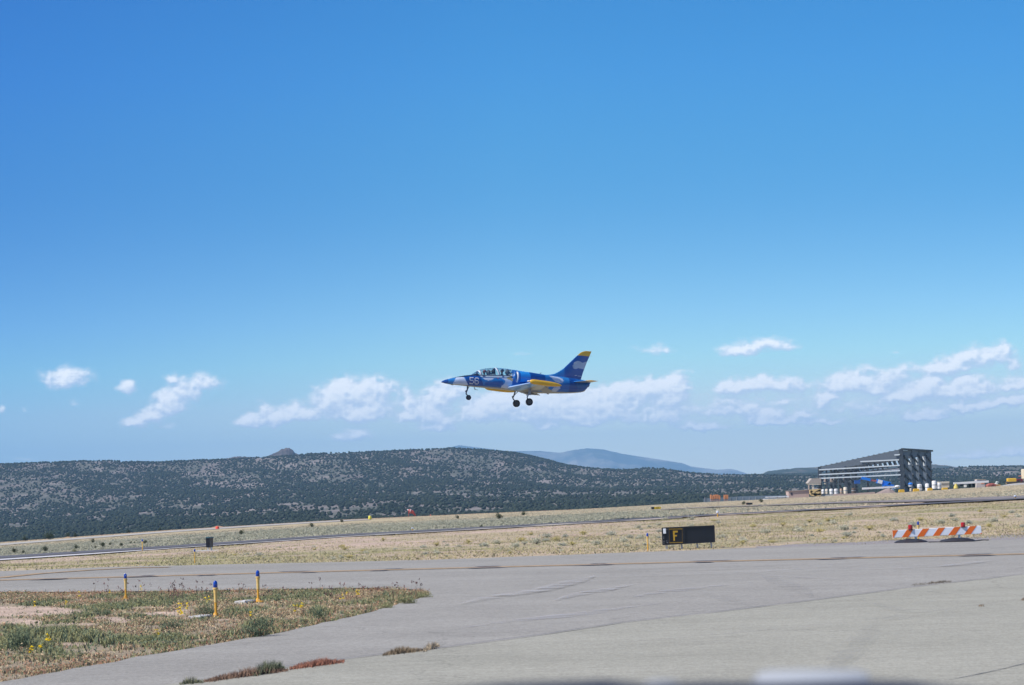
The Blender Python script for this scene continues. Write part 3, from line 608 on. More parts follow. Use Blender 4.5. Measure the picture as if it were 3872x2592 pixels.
def island():
    r = np.random.default_rng(21); poly = np.array(ISL); x0, x1 = -15.5, -1.5; y0, y1 = 30.5, 63.5
    n = 480000; x = r.uniform(x0, x1, n); y = r.uniform(y0, y1, n); k = pip(x, y, poly); x, y = x[k], y[k]
    P = np.stack([x, y, 0 * x], -1); q = P - CAM; f = q @ FW; u = W / 2 + (q @ RC) / f * F; v = H / 2 - (q @ UC) / f * F
    k = (u > -350); P, x, y, u, v = P[k], x[k], y[k], u[k], v[k]
    bare = gsum(u, v, BARE_PX); tall = gsum(u, v, TALL_PX); c1 = fbm(x / .9, y / 2.0, 4); c2 = fbm(x / .35 + 40, y / .7, 3); c3 = fbm(x / 3 + 8, y / 3, 3)
    dens = (sstep(.36, .60, c2) * .9 + .07) * (1 - .95 * sstep(.18, .50, bare + (c1 - .5) * .7))
    k = r.random(len(x)) < dens; P, x, y, c1, c3, tall, bare = P[k], x[k], y[k], c1[k], c3[k], tall[k], bare[k]; m = len(x)
    t = r.random((m, 1)); g1 = np.array([.175, .195, .095]); g2 = np.array([.31, .29, .14]); rd = np.array([.40, .22, .14]); st = np.array([.54, .43, .27]); bg_ = np.array([.14, .175, .11])
    # distance to the pavement edge: red-brown fringe
    e = np.full(m, 9.0)
    for i in range(len(poly) - 1):
        p, q = poly[i], poly[i + 1]; d = q - p; s = np.clip(((x - p[0]) * d[0] + (y - p[1]) * d[1]) / (d @ d), 0, 1); e = np.minimum(e, np.hypot(x - p[0] - s * d[0], y - p[1] - s * d[1]))
    green = sstep(.46, .58, c1 * .6 + c3 * .4 + tall * .25); fringe = 1 - sstep(.2, 1.6, e)
    farzone = sstep(52, 57, y) * .5
    green = np.clip(green - fringe * .45 - farzone * .4, 0, 1)
    isg = r.random(m) < green * .80 + .26
    cg = g1 * (1 - t) + g2 * t; cg = np.where((r.random((m, 1)) < .3 + .0 * t), bg_ * (1 + t * .4), cg)
    pr = .30 + fringe * .35 + farzone * .4
    cb = np.where(r.random((m, 1)) < pr[:, None], rd * (.75 + .5 * t), st * (.6 + .6 * t))
    col = np.where(isg[:, None], cg, cb) * r.uniform(.75, 1.25, (m, 1))
    h = (r.uniform(.012, .05, m) * (1 + 3.2 * tall + .5 * green) + .008) * (1 - .6 * bare.clip(0, 1)); w = r.uniform(.010, .026, m) * (1 + .5 * green)
    parts = [blades(P, h, w, col, r, .9)]
    # broad low leaves
    k = r.random(m) < .25; Pb = P[k].copy(); Pb[:, 2] += r.uniform(.0, .08, k.sum()) * (1 + tall[k] * 2)
    parts.append(blades(Pb, r.uniform(.01, .03, k.sum()), r.uniform(.015, .038, k.sum()), col[k] * 1.1, r, 2.5))
    # pale dead stems
    n2 = 1500; i = r.integers(0, m, n2); parts.append(blades(P[i], r.uniform(.06, .16, n2), r.uniform(.006, .012, n2), np.tile([[.48, .40, .26]], (n2, 1)) * r.uniform(.7, 1.1, (n2, 1)), r, .6))
    V, Fc, C = merge(parts); o = np_obj('grass', V, Fc, M_GRASS, C); tag(o, 'patchy green and rust coloured grass covering the island beside the taxiway', 'grass', kind='stuff')
    print('island blades', m)
    # seed heads standing above the far edge
    us = np.concatenate([r.uniform(470, 800, 34), r.uniform(640, 700, 16), r.uniform(1150, 1600, 40), r.uniform(350, 470, 12), r.uniform(800, 1100, 14)]); P = np.array([G(a, 2246 + (14 if a < 1100 else 10) + r.uniform(-6, 22)) for a in us])
    hh = r.uniform(.12, .40, len(us)); w = np.full(len(us), .012)
    th = r.uniform(0, 2 * pi, len(us)); L = .25 * hh * r.random(len(us)); tip = P + np.stack([np.cos(th) * L, np.sin(th) * L, hh], -1)
    V = np.stack([P - [.006, 0, 0], P + [.006, 0, 0], tip], 1).reshape(-1, 3); C = np.tile([[.20, .15, .10]], (len(V), 1)); parts = [(V, np.arange(len(V)).reshape(-1, 3), C)]
    for k in range(5):
        n3 = len(us); parts.append(blades(tip + r.normal(0, .018, (n3, 3)), r.uniform(.02, .05, n3), r.uniform(.015, .035, n3), np.tile([[.15, .08, .075]], (n3, 1)) * r.uniform(.6, 1.5, (n3, 1)), r, 1))
    V, Fc, C = merge(parts); o = np_obj('seed_heads', V, Fc, M_GRASS, C); tag(o, 'dark seed heads on thin stalks above the far grass edge', 'weeds', kind='stuff')
    # yellow flowers
    FL = [(1538, 0, 0), ] ; c = [(680, 2310), (690, 2312), (712, 2309), (683, 2323), (676, 2327), (708, 2322), (686, 2331), (780, 2284), (790, 2283), (1113, 2319), (1128, 2308), (1143, 2311), (1136, 2315), (1353, 2252), (1348, 2259), (1296, 2275), (1300, 2270), (537, 2236), (534, 2250), (945, 2346), (598, 2413), (300, 2262), (413, 2252), (180, 2436), (184, 2440), (120, 2479), (156, 2486), (130, 2238 + 65), (250, 2295)]
    Pf = []
    for a, b in c:
        for _ in range(3):
            p = G(a + r.normal(0, 3), b + r.normal(0, 2) + 9); p[2] = r.uniform(.08, .2); Pf.append(p)
    Pf = np.array(Pf); ps = [blades(Pf + r.normal(0, .01, Pf.shape), r.uniform(.01, .03, len(Pf)), r.uniform(.035, .055, len(Pf)), np.tile([[.80, .56, .02]], (len(Pf), 1)), r, 2) for _ in range(3)]
    V, Fc, C = merge(ps); o = np_obj('yellow_flowers', V, Fc, M_GRASS, C); tag(o, 'small yellow flowers scattered through the green grass', 'flowers', kind='stuff')
island()
def crack_weeds():
    r = np.random.default_rng(5)
    specs = [((680, 2598), (770, 2590), 300, .14, (.17, .17, .10)), ((770, 2588), (1090, 2545), 2200, .16, (.25, .16, .11)), ((960, 2565), (1075, 2540), 1000, .27, (.15, .165, .10)), ((1096, 2540), (1302, 2512), 1700, .15, (.33, .15, .10)), ((1448, 2486), (1600, 2468), 1300, .13, (.25, .19, .12)), ((1600, 2472), (1662, 2452), 350, .16, (.36, .29, .20)),
             ((3505, 2213), (3600, 2206), 320, .07, (.17, .14, .10)), ((3440, 2219), (3505, 2214), 120, .05, (.2, .17, .12)), ((3700, 2300), (3722, 2298), 90, .06, (.2, .15, .1)), ((3860, 2278), (3890, 2270), 80, .08, (.22, .15, .1))]
    labels = ['tiny dry tuft in the joint at the bottom edge of the picture', 'long red-brown weed tuft growing along the lower pavement joint', 'grey-green bushy weed tuft rising from the lower pavement joint', 'bright rust-red weed tuft in the pavement joint', 'olive-brown weed tuft in the joint, nearest the open apron', 'pale straw tuft at the right end of the olive-brown tuft', 'small brown tuft in the far joint on the right', 'low thin line of dry weed left of the small brown far tuft', 'speck of dry weed on the pale apron at the right', 'dry weed speck at the right border of the apron']
    for i, (a, b, n, h, col) in enumerate(specs):
        s = r.random(n); A_ = np.array([G(a[0] + (b[0] - a[0]) * k, a[1] + (b[1] - a[1]) * k + r.normal(0, 2.2)) for k in s]); A_[:, 2] = .03
        prof = np.clip(np.sin(s * pi), .15, 1) ** .6 * (.7 + .6 * fbm(s * 6 + i, s * 0 + i, 3))
        V, Fc, C = blades(A_, r.uniform(.3, 1, n) * h * .72 * prof, r.uniform(.008, .018, n), np.array(col)[None] * r.uniform(.55, 1.5, (n, 1)), r, .8)
        o = np_obj('weed_tuft', V, Fc, M_GRASS, C, loc=tuple(A_.mean(0) * [1, 1, 0] + [0, 0, .03])); tag(o, labels[i], 'weeds', 'weed tufts in the pavement joints')
crack_weeds()

def bush_mesh(name, seed, n, col_lo, col_hi, tip, flat=.75, leaf=.10, stems=True, spread=1.0):
    """unit bush: radius 1, leaf clumps through an uneven crown"""
    r = np.random.default_rng(seed); k = 14; c = r.normal(0, .38, (k, 3)); c[:, 2] = np.abs(c[:, 2]) * .9 + .28; rad = r.uniform(.28, .5, k)
    i = r.integers(0, k, n); d = r.normal(0, 1, (n, 3)); d /= np.linalg.norm(d, axis=1)[:, None]; P = c[i] + d * (rad[i] * r.uniform(.55, 1.05, n) ** .5)[:, None]
    P[:, 2] = np.abs(P[:, 2]) * flat; P[:, :2] *= spread
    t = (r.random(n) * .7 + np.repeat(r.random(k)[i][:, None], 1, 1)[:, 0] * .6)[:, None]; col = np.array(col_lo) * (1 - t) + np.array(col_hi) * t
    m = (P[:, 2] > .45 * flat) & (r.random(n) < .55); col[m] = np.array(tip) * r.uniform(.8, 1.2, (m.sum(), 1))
    V, Fc, C = blades(P, r.uniform(.4, 1.3, n) * leaf * 1.6, r.uniform(.5, 1.2, n) * leaf, col, r, 1.4)
    parts = [(V, Fc, C)]
    if stems:
        ns = 40; Ps = np.zeros((ns, 3)); Ps[:, :2] = r.normal(0, .08, (ns, 2)); e = c[r.integers(0, k, ns)] * [spread, spread, flat]
        dd = np.array([.02, 0, 0]); parts.append((np.stack([Ps - dd, Ps + dd, e], 1).reshape(-1, 3), np.arange(ns * 3).reshape(-1, 3), np.tile([[.10, .075, .05]], (ns * 3, 1))))
    V, Fc, C = merge(parts); me = np_mesh(name, V, Fc, C); me.materials.append(M_GRASS); return me
def put(me, name, loc, s, rz, label, cat, group=None):
    o = bpy.data.objects.new(name, me); COL.objects.link(o); o.location = loc; o.scale = s; o.rotation_euler[2] = rz; return tag(o, label, cat, group)
# green bushes of the island
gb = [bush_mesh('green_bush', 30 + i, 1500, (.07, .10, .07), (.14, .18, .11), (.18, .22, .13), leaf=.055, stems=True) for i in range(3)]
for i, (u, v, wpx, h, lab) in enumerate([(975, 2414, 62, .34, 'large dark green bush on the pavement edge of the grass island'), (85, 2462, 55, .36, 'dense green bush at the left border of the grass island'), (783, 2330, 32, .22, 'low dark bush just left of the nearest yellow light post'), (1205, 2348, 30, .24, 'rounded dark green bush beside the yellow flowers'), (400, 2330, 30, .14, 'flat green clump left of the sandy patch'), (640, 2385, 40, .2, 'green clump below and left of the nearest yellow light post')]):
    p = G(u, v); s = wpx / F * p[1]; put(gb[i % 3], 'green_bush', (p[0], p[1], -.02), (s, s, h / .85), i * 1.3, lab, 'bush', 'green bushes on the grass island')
yb = bush_mesh('pale_bush', 41, 900, (.17, .18, .09), (.26, .26, .13), (.30, .31, .16), leaf=.07)
for u, v, wpx, h, lab in [(1540, 2288, 45, .20, 'pale yellow-green plant near the tip of the grass island'), (1455, 2305, 40, .16, 'pale yellow-green plant left of the one by the island tip'), (1600, 2265, 36, .16, 'pale plant at the very tip of the grass island')]:
    p = G(u, v); s = wpx / F * p[1]; put(yb, 'pale_bush', (p[0], p[1], -.02), (s, s, h / .8), u, lab, 'plant', 'pale plants at the island tip')

# dry grass of the wide field
def field_grass():
    r = np.random.default_rng(33); parts = []
    n = 260000; a = r.uniform(-.25, .25, n); y = np.sqrt(r.uniform(79.5 ** 2, 160 ** 2, n)); x = a * y
    fy = np.interp(x, [p[0] for p in FARE], [p[1] for p in FARE]); c = fbm(x / 3.5, y / 5, 4); c2 = fbm(x / 14 + 3, y / 14, 3); left = 1 - sstep(.02, .1, a)
    dens = (.25 + .75 * sstep(.38, .6, c)) * (1 - .75 * sstep(100, 116, y + (c2 - .5) * 30) * left)
    k = (y > fy + .1) & (r.random(n) < dens)
    gravel = (x > 7) & (y < fy + 2.4); k &= ~(gravel & (r.random(n) < .9))
    x, y, c, c2 = x[k], y[k], c[k], c2[k]; m = len(x); P = np.stack([x, y, zg(x, y)], -1); t = r.random((m, 1))
    st = np.array([.49, .405, .245]); ol = np.array([.31, .30, .15]); ye = np.array([.50, .44, .19]); br = np.array([.36, .255, .185])
    w = r.random((m, 1)); col = np.where(w < .55, st * (.65 + .5 * t), np.where(w < .8, ol * (.7 + .5 * t), np.where(w < .92, ye, br)))
    g = (sstep(.45, .6, c2) * .6)[:, None]; col = col * (1 - g) + (ol * 1.2) * g
    parts.append(blades(P, r.uniform(.02, .085, m), r.uniform(.018, .05, m), col * r.uniform(.85, 1.15, (m, 1)), r, 2.2))
    # sage flat beyond the runway
    n = 420000; a = r.uniform(-.25, .25, n); e = c_edge(a); s = c_run(a); q = r.uniform(0, 1, n)
    # choose depth so that density is even in the picture
    z1 = HC + (s + .0009) * 172; z2 = HC + e * 700; kk = (z2 - z1) / 528; tt = (s + .0009) + (e - s - .0009) * q ** .8; y = (z1 - kk * 172 - HC) / (tt - kk); x = a * y
    qq = (((zg(x, y) - HC) / y) - s) / (e - s); c = fbm(x / 8, y / 14, 4)
    roadm = (np.abs(qq - .85) < .055) & (a < -.045)
    dens = (.2 + .8 * sstep(.36, .55, c)) * sstep(.06, .16, qq + a * -.6) * (1 - .5 * (qq > .9)); k = (r.random(n) < dens) & ~roadm & (y > 175) & (y < 705)
    # keep the far taxiway clear
    uu, vv = None, None; P = np.stack([x, y, zg(x, y)], -1); qv = P - CAM; f = qv @ FW; u = W / 2 + (qv @ RC) / f * F; v = H / 2 - (qv @ UC) / f * F
    ft = np.interp(u, [2500, 2640, 2900, 3200, 3500, 3872, 4500], [1930, 1922.5, 1914, 1903, 1897, 1884, 1858]); fh = np.interp(u, [2500, 2900, 3200, 3500, 3872], [1, 1.8, 4, 6, 7])
    k &= ~((np.abs(v - ft) < fh + .8) & (u > 2500)); P, a, qq, c, y = P[k], a[k], qq[k], c[k], y[k]; m = len(P); t = r.random((m, 1))
    sg = np.array([.28, .285, .215]); sg2 = np.array([.40, .385, .28]); st = np.array([.54, .45, .31]); dk = np.array([.14, .145, .105]); w = r.random((m, 1)); strawy = (sstep(.62, .75, qq) * .7 + sstep(.03, .12, a) * .5)[:, None]
    col = np.where(w < .55, sg * (.75 + .5 * t), np.where(w < .90, sg2, dk)); col = np.where(r.random((m, 1)) < strawy, st * (.8 + .3 * t), col)
    parts.append(blades(P, r.uniform(.02, .11, m), r.uniform(.05, .17, m) * (y / 250) ** .5, col * 1.1, r, 2.2))
    V, Fc, C = merge(parts); o = np_obj('dry_grass', V, Fc, M_GRASS, C); tag(o, 'dry straw and grey sage ground cover of the wide airfield', 'grass', kind='stuff')
    print('field blades', len(V) // 3)
field_grass()

# rabbitbrush clumps in the field: every clump is its own plant
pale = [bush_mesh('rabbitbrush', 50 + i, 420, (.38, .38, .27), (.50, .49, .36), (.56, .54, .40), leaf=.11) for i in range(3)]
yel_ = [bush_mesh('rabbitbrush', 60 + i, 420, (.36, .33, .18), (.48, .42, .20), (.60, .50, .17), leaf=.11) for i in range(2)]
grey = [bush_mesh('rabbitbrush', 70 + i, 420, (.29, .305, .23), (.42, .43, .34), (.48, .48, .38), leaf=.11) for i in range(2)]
KN = [(2006, 2020, 11, 'y'), (1970, 2042, 17, 'y'), (2030, 2050, 22, 'p'), (1829, 2060, 18, 'g'), (1773, 2052, 14, 'y'), (1879, 2052, 17, 'p'), (2068, 2028, 18, 'g'), (2138, 2028, 14, 'g'), (2206, 2018, 16, 'y'), (2310, 2020, 20, 'g'), (2166, 2058, 15, 'y'), (2127, 2060, 17, 'g'), (2256, 2055, 19, 'p'), (2358, 2045, 17, 'p'), (1952, 2062, 16, 'p'), (1600, 2068, 14, 'g'), (1450, 2042, 10, 'y'), (2105, 2042, 14, 'y'), (1650, 2060, 12, 'y'), (2420, 2032, 14, 'p'), (2716, 1978, 9, 'g'),
      (3378, 1965, 17, 'g'), (3150, 1977, 14, 'p'), (3380, 2020, 0, 'p'), (3193, 1998, 24, 'p'), (3287, 1998, 16, 'y'), (3665, 1975, 17, 'g'), (3760, 1968, 19, 'p'), (3825, 1937, 12, 'g'), (3850, 1952, 14, 'p'), (3560, 1975, 18, 'p'), (2960, 1985, 12, 'y'), (3020, 2005, 20, 'p'), (2900, 2012, 18, 'p'), (2730, 2030, 20, 'p'), (3100, 2010, 16, 'y'), (3120, 2038, 9, 'y'), (3205, 2025, 16, 'g'), (3340, 2028, 13, 'g'), (3740, 1990, 14, 'y'), (3480, 1965, 12, 'y'), (2810, 2045, 18, 'p'), (2850, 1990, 12, 'y'), (3060, 1972, 10, 'y'), (3600, 1950, 14, 'g'), (3700, 1930, 10, 'p')]
LBL = {'p': 'pale straw rabbitbrush clump in the dry field behind the taxiway', 'y': 'yellow flowering rabbitbrush clump in the dry field behind the taxiway', 'g': 'grey green rabbitbrush clump in the dry field behind the taxiway'}
GRP = {'p': 'pale rabbitbrush clumps in the field', 'y': 'yellow rabbitbrush clumps in the field', 'g': 'grey green rabbitbrush clumps in the field'}
r_ = np.random.default_rng(8)
while len(KN) < 135:
    u = r_.uniform(1250, 3900) if r_.random() < .85 else r_.uniform(700, 1250); v0 = 2119 - (u - 1675) * .036; v = v0 - r_.uniform(14, 128 if u > 2400 else 75)
    KN.append((u, v, r_.uniform(6, 14), r_.choice(list('ppygg'))))
ORD = ['first', 'second', 'third', 'fourth', 'fifth', 'sixth', 'seventh', 'eighth', 'ninth', 'tenth', 'eleventh', 'twelfth', 'thirteenth', 'fourteenth', 'fifteenth', 'sixteenth', 'seventeenth', 'eighteenth', 'nineteenth', 'twentieth']
ZN = [(0, 1560, 'left of the centre'), (1560, 2010, 'behind the taxiway middle'), (2010, 2440, 'before the F sign post'), (2440, 2720, 'around the F sign'), (2720, 3050, 'just right of the F sign'), (3050, 3370, 'just left of the barricade'), (3370, 4100, 'behind the barricade')]
WD = {'p': 'pale', 'y': 'yellow flowering', 'g': 'grey green'}; KL = {}
KN = [k for k in KN if k[2] > 0]
for a0, a1, nm in ZN:
    for t in 'pyg':
        for j, i in enumerate(sorted([i for i, k in enumerate(KN) if a0 <= k[0] < a1 and k[3] == t], key=lambda i: KN[i][0])): KL[i] = '%s rabbitbrush, %s from left of those %s' % (WD[t], ORD[min(j, 19)], nm)
for i, (u, v, wpx, t) in enumerate(KN):
    p = hit(u, v + wpx * .35, 60, 400); s = wpx * 1.3 / F * p[1]; me = {'p': pale, 'y': yel_, 'g': grey}[t]
    put(me[i % len(me)], 'rabbitbrush', (p[0], p[1], p[2] - .01), (s, s, s * random.uniform(.8, 1.1)), i * 2.1, KL[i], 'shrub', GRP[t])
# dark juniper bushes on the sage flat
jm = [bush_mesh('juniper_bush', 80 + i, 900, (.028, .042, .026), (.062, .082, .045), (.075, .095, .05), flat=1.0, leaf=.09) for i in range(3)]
JN = [(26.5, 53.3, 45, 26, 'second') ]
Z7 = lambda a, b: (a / 3.661, 1950 + b / 3.661)
JUN = [(195, 520, 46), (325, 528, 28), (625, 502, 45), (1055, 468, 38), (1285, 378, 38), (1420, 440, 45), (1525, 415, 25), (1675, 426, 30), (1320, 458, 22), (1812, 394, 22), (1862, 390, 16), (2010, 395, 34), (680, 334, 95), (350, 350, 46), (940, 302, 42), (1040, 300, 38), (2215, 212, 28), (1780, 240, 32)]
JL = ['leftmost dark juniper bush above the runway line', 'narrow dark bush right of the leftmost juniper', 'dark juniper bush a little left of the olive bush', 'tall dark juniper bush directly behind the olive bush', 'oval dark bush above the row near the gravel road', 'biggest round dark juniper bush on the sage flat', 'small bush right beside the biggest round juniper', 'small dark bush midway between the round juniper and the pair', 'low faint bush below left of the biggest round juniper', 'left bush of the close small pair', 'right and smaller bush of the close small pair', 'dark bush right behind the blue topped post', 'widest dark juniper on the far side of the gravel road', 'faint green bush at the left far side of the gravel road', 'dark bush in the middle behind the gravel road mound', 'pointed dark bush right of the mound behind the road', 'round dark bush breaking the field edge', 'flat dark bush low against the field edge']
for i, ((a, b, w), lab) in enumerate(zip(JUN, JL)):
    u, v = Z7(a, b); v = min(v, 9999); p = hit(u, v, 100, 720); s = w / 3.661 / F * p[1] * 1.0
    put(jm[i % 3], 'juniper_bush', (p[0], p[1], p[2] + .04), (s, s, s * (1.15 if w < 80 else .8)), i * 1.7, lab, 'bush', 'dark junipers on the sage flat')
for i, (u, v, w, lab) in enumerate([(1887, 1964, 15, 'dark bush in the centre of the sage flat'), (1981, 1951, 11, 'dark bush right of the central one, near the field edge'), (1730, 1963, 8, 'tiny bush left of the central dark bush'), (1820, 1998, 7, 'tiny brown bush just above the runway line at centre'), (1178, 1995, 11, 'low dark bush above the runway, right of the orange marker'), (913, 2023, 11, 'round dark bush right of the black box'), (1293, 1977, 8, 'dark bush close to the yellow marker on its left'), (2813, 1910, 9, 'dark bush touching the left end of the black far sign'), (2878, 1902, 9, 'dark bush right of the black far sign')]):
    p = hit(u, v, 100, 715); s = w / F * p[1]; put(jm[i % 3], 'juniper_bush', (p[0], p[1], p[2] + .04), (s * 1.1, s * 1.1, s * 1.2), i * 1.1, lab, 'bush', 'dark junipers on the sage flat')
u, v = Z7(1030, 522); p = hit(u, v); s = 13 / F * p[1]; put(bush_mesh('olive_bush', 90, 600, (.12, .13, .07), (.22, .22, .11), (.28, .27, .14)), 'olive_bush', tuple(p), (s, s, s * 1.3), 0, 'olive yellow bush in front of the tall dark juniper above the runway', 'bush')

# ------------------------------------------------------------------ jet aircraft
TH = radians(21.7); JP = radians(5)
JO = at(1960, 1455, 172)
_f = np.array([-cos(TH), -sin(TH), 0]); _l = np.array([sin(TH), -cos(TH), 0]); _z = np.array([0, 0, 1.])
JM = np.array([cos(JP) * _f + sin(JP) * _z, _l, cos(JP) * _z - sin(JP) * _f])   # rows: forward, port, up
def z1(a, b): return (1640 + a / 3.605, 1290 + b / 3.605)
def jl(a, b, y=0.0):
    """crop pixel -> aircraft coordinates on the plane at lateral distance y"""
    u, v = z1(a, b); d = ray(u, v); n = JM[1]; t = ((JO - CAM) @ n + y) / (d @ n); return (CAM + d * t - JO) @ JM.T
jet = empty('jet_aircraft', tuple(JO), 'blue and white camouflage two seat jet numbered 56, low in the air with wheels down', 'aircraft')
jet.matrix_world = Matrix(((JM[0][0], JM[1][0], JM[2][0], JO[0]), (JM[0][1], JM[1][1], JM[2][1], JO[1]), (JM[0][2], JM[1][2], JM[2][2], JO[2]), (0, 0, 0, 1)))
def prof(pts):
    A = np.array([jl(*p) for p in pts]); A = A[np.argsort(A[:, 0])]; return lambda x: np.interp(x, A[:, 0], A[:, 2])
TOPP = [(98, 560), (118, 545), (150, 530), (230, 510), (330, 488), (420, 471), (500, 463), (600, 468), (700, 470), (850, 474), (1030, 470), (1062, 440), (1078, 394), (1150, 405), (1290, 428), (1400, 445), (1480, 456), (1580, 470), (1700, 485), (1800, 498), (1950, 516), (2060, 540), (2120, 566)]
BOTP = [(98, 561), (118, 570), (160, 581), (240, 596), (350, 606), (470, 620), (600, 633), (700, 642), (850, 656), (1000, 673), (1100, 686), (1160, 692), (1210, 712), (1320, 716), (1450, 716), (1600, 717), (1750, 717), (1900, 712), (2000, 702), (2040, 694), (2075, 655), (2100, 610), (2120, 572)]
ztop, zbot = prof(TOPP), prof(BOTP)
XN, XT = jl(98, 560)[0], jl(2120, 568)[0]
HWX = np.array([XT, XT + .15, -4.6, -3.5, -2, -.5, .5, 1.2, 2.2, 3.2, 4.2, 5.0, 5.5, 5.8, XN]); HWY = np.array([.30, .36, .42, .52, .60, .62, .58, .55, .53, .50, .42, .28, .17, .08, .01])
hw = lambda x: np.interp(x, HWX, HWY)
# paint map in (forward, up) space, from side view polygons
def poly_xz(pts, y=.5): return np.array([jl(a, b, y)[[0, 2]] for a, b in pts])
C_MED = np.array([.020, .185, .50]); C_DARK = np.array([.005, .068, .29]); C_LT = np.array([.46, .55, .70]); C_UND = np.array([.25, .245, .24]); C_BLK = np.array([.008, .012, .02]); C_SKY = np.array([.02, .25, .66]); C_YEL = np.array([.66, .39, .02])
PAINT = [
    (C_DARK, [(60, 500), (215, 500), (215, 600), (60, 600)]), (C_DARK, [(425, 470), (640, 470), (655, 560), (700, 650), (475, 650), (460, 560)]),
    (np.array([.008, .10, .36]), [(700, 560), (940, 540), (960, 700), (640, 700)]), (np.array([.009, .115, .40]), [(1065, 360), (1165, 380), (1165, 760), (1060, 760)]),
    (C_SKY, [(1165, 400), (1290, 400), (1300, 520), (1290, 560), (1165, 560)]), (C_DARK, [(1295, 400), (1500, 430), (1510, 560), (1330, 560), (1300, 500)]),
    (C_DARK, [(1165, 560), (1420, 560), (1420, 760), (1165, 760)]),
    (np.array([.009, .115, .40]), [(1680, 600), (1880, 560), (1880, 760), (1660, 760)]), (C_DARK, [(1860, 480), (1960, 480), (1965, 760), (1850, 760)]), (np.array([.008, .095, .34]), [(1965, 480), (2160, 500), (2160, 760), (1960, 760)]),
    (C_LT, [(330, 485), (415, 480), (440, 530), (475, 590), (478, 640), (270, 640), (282, 570), (300, 530)]),
    (C_LT, [(638, 462), (655, 495), (690, 525), (740, 541), (790, 530), (825, 510), (870, 500), (920, 508), (960, 525), (975, 550), (962, 580), (930, 610), (935, 660), (1040, 680), (1055, 600), (1062, 540), (1050, 500), (1075, 470), (1075, 440)]),
    (C_LT, [(1570, 470), (1640, 478), (1710, 490), (1765, 515), (1775, 540), (1750, 575), (1700, 570), (1650, 550), (1615, 520)]),
    (C_LT * .85, [(1620, 640), (1720, 610), (1725, 650), (1680, 690), (1600, 700)])]
PAINT = [(c, poly_xz(p)) for c, p in PAINT]
BEL = np.array([jl(a, b, .45)[[0, 2]] for a, b in [(98, 568), (280, 585), (470, 604), (700, 622), (940, 640), (1060, 655), (1160, 670), (1400, 690), (1700, 695), (1900, 698), (2040, 690), (2120, 640)]][::-1])
BLK = poly_xz([(225, 512), (330, 496), (420, 490), (500, 476), (560, 474), (615, 474), (615, 430), (480, 440), (330, 470), (225, 490)], .2)
def paint(x, z, y=None):
    wx = x + (fbm(x * 1.3 + 9, z * 1.3 + 5, 2) - .5) * .10; wz = z
    col = np.tile(C_MED, (len(x), 1))
    for c, p in PAINT: m = pip(wx, wz, p); col[m] = c
    m = z < np.interp(x, BEL[:, 0], BEL[:, 1]); col[m] = C_UND
    if y is not None: m = pip(x, z, BLK) & (np.abs(y) < .34); col[m] = C_BLK
    return col
M_PAINT = attr_mat('aircraft_paint', .38, [(2.5, .93, 1.07, None)], spec=.5, coat=.35)
def loft_col(name, secs, colf, parent, smooth=True, mat=None):
    n = len(secs[0]); V = np.concatenate(secs); Fs = []
    i = np.arange(len(secs) - 1)[:, None] * n + np.arange(n)[None, :]; j = np.arange(len(secs) - 1)[:, None] * n + (np.arange(n)[None, :] + 1) % n
    Fc = np.stack([i, i + n, j + n, j], -1).reshape(-1, 4); o = np_obj(name, V, Fc, mat or M_PAINT, colf(V), smooth=smooth, parent=parent); return o
def fuselage():
    xs = np.concatenate([np.linspace(XT, -5, 10)[:-1], np.linspace(-5, .8, 90)[:-1], np.linspace(.8, 1.35, 24)[:-1], np.linspace(1.35, 5.2, 80)[:-1], np.linspace(5.2, XN, 24)]); secs = []; th = np.linspace(0, 2 * pi, 72, endpoint=False)
    for x in xs:
        zt, zb, w = float(ztop(x)), float(zbot(x)), float(hw(x)); c = (zt + zb) / 2; hh = max((zt - zb) / 2, .004)
        # widest a little above the keel line
        zc = c - hh * .08; e = 2 / 2.3; cy = np.sign(np.cos(th)) * np.abs(np.cos(th)) ** e * w; sz = np.sign(np.sin(th)) * np.abs(np.sin(th)) ** e
        secs.append(np.stack([np.full_like(th, x), cy, np.where(sz > 0, zc + sz * (zt - zc), zc + sz * (zc - zb))], -1))
    secs = [np.tile([[XT, 0, float((ztop(XT) + zbot(XT)) / 2)]], (72, 1))] + secs
    return loft_col('fuselage', secs, lambda V: paint(V[:, 0], V[:, 2], V[:, 1]), jet)
fuselage()
def side_y(x, z):
    zt, zb, w = float(ztop(x)), float(zbot(x)), float(hw(x)); c = (zt + zb) / 2; hh = (zt - zb) / 2; zc = c - hh * .08
    s = (z - zc) / ((zt - zc) if z > zc else (zc - zb)); s = max(-.999, min(.999, s)); sn = abs(s) ** (2.3 / 2); return w * (1 - sn ** 2) ** .5 ** (1) if False else w * (sqrt(max(0, 1 - min(1, abs(s) ** 2.3)))) ** (2 / 2.3)
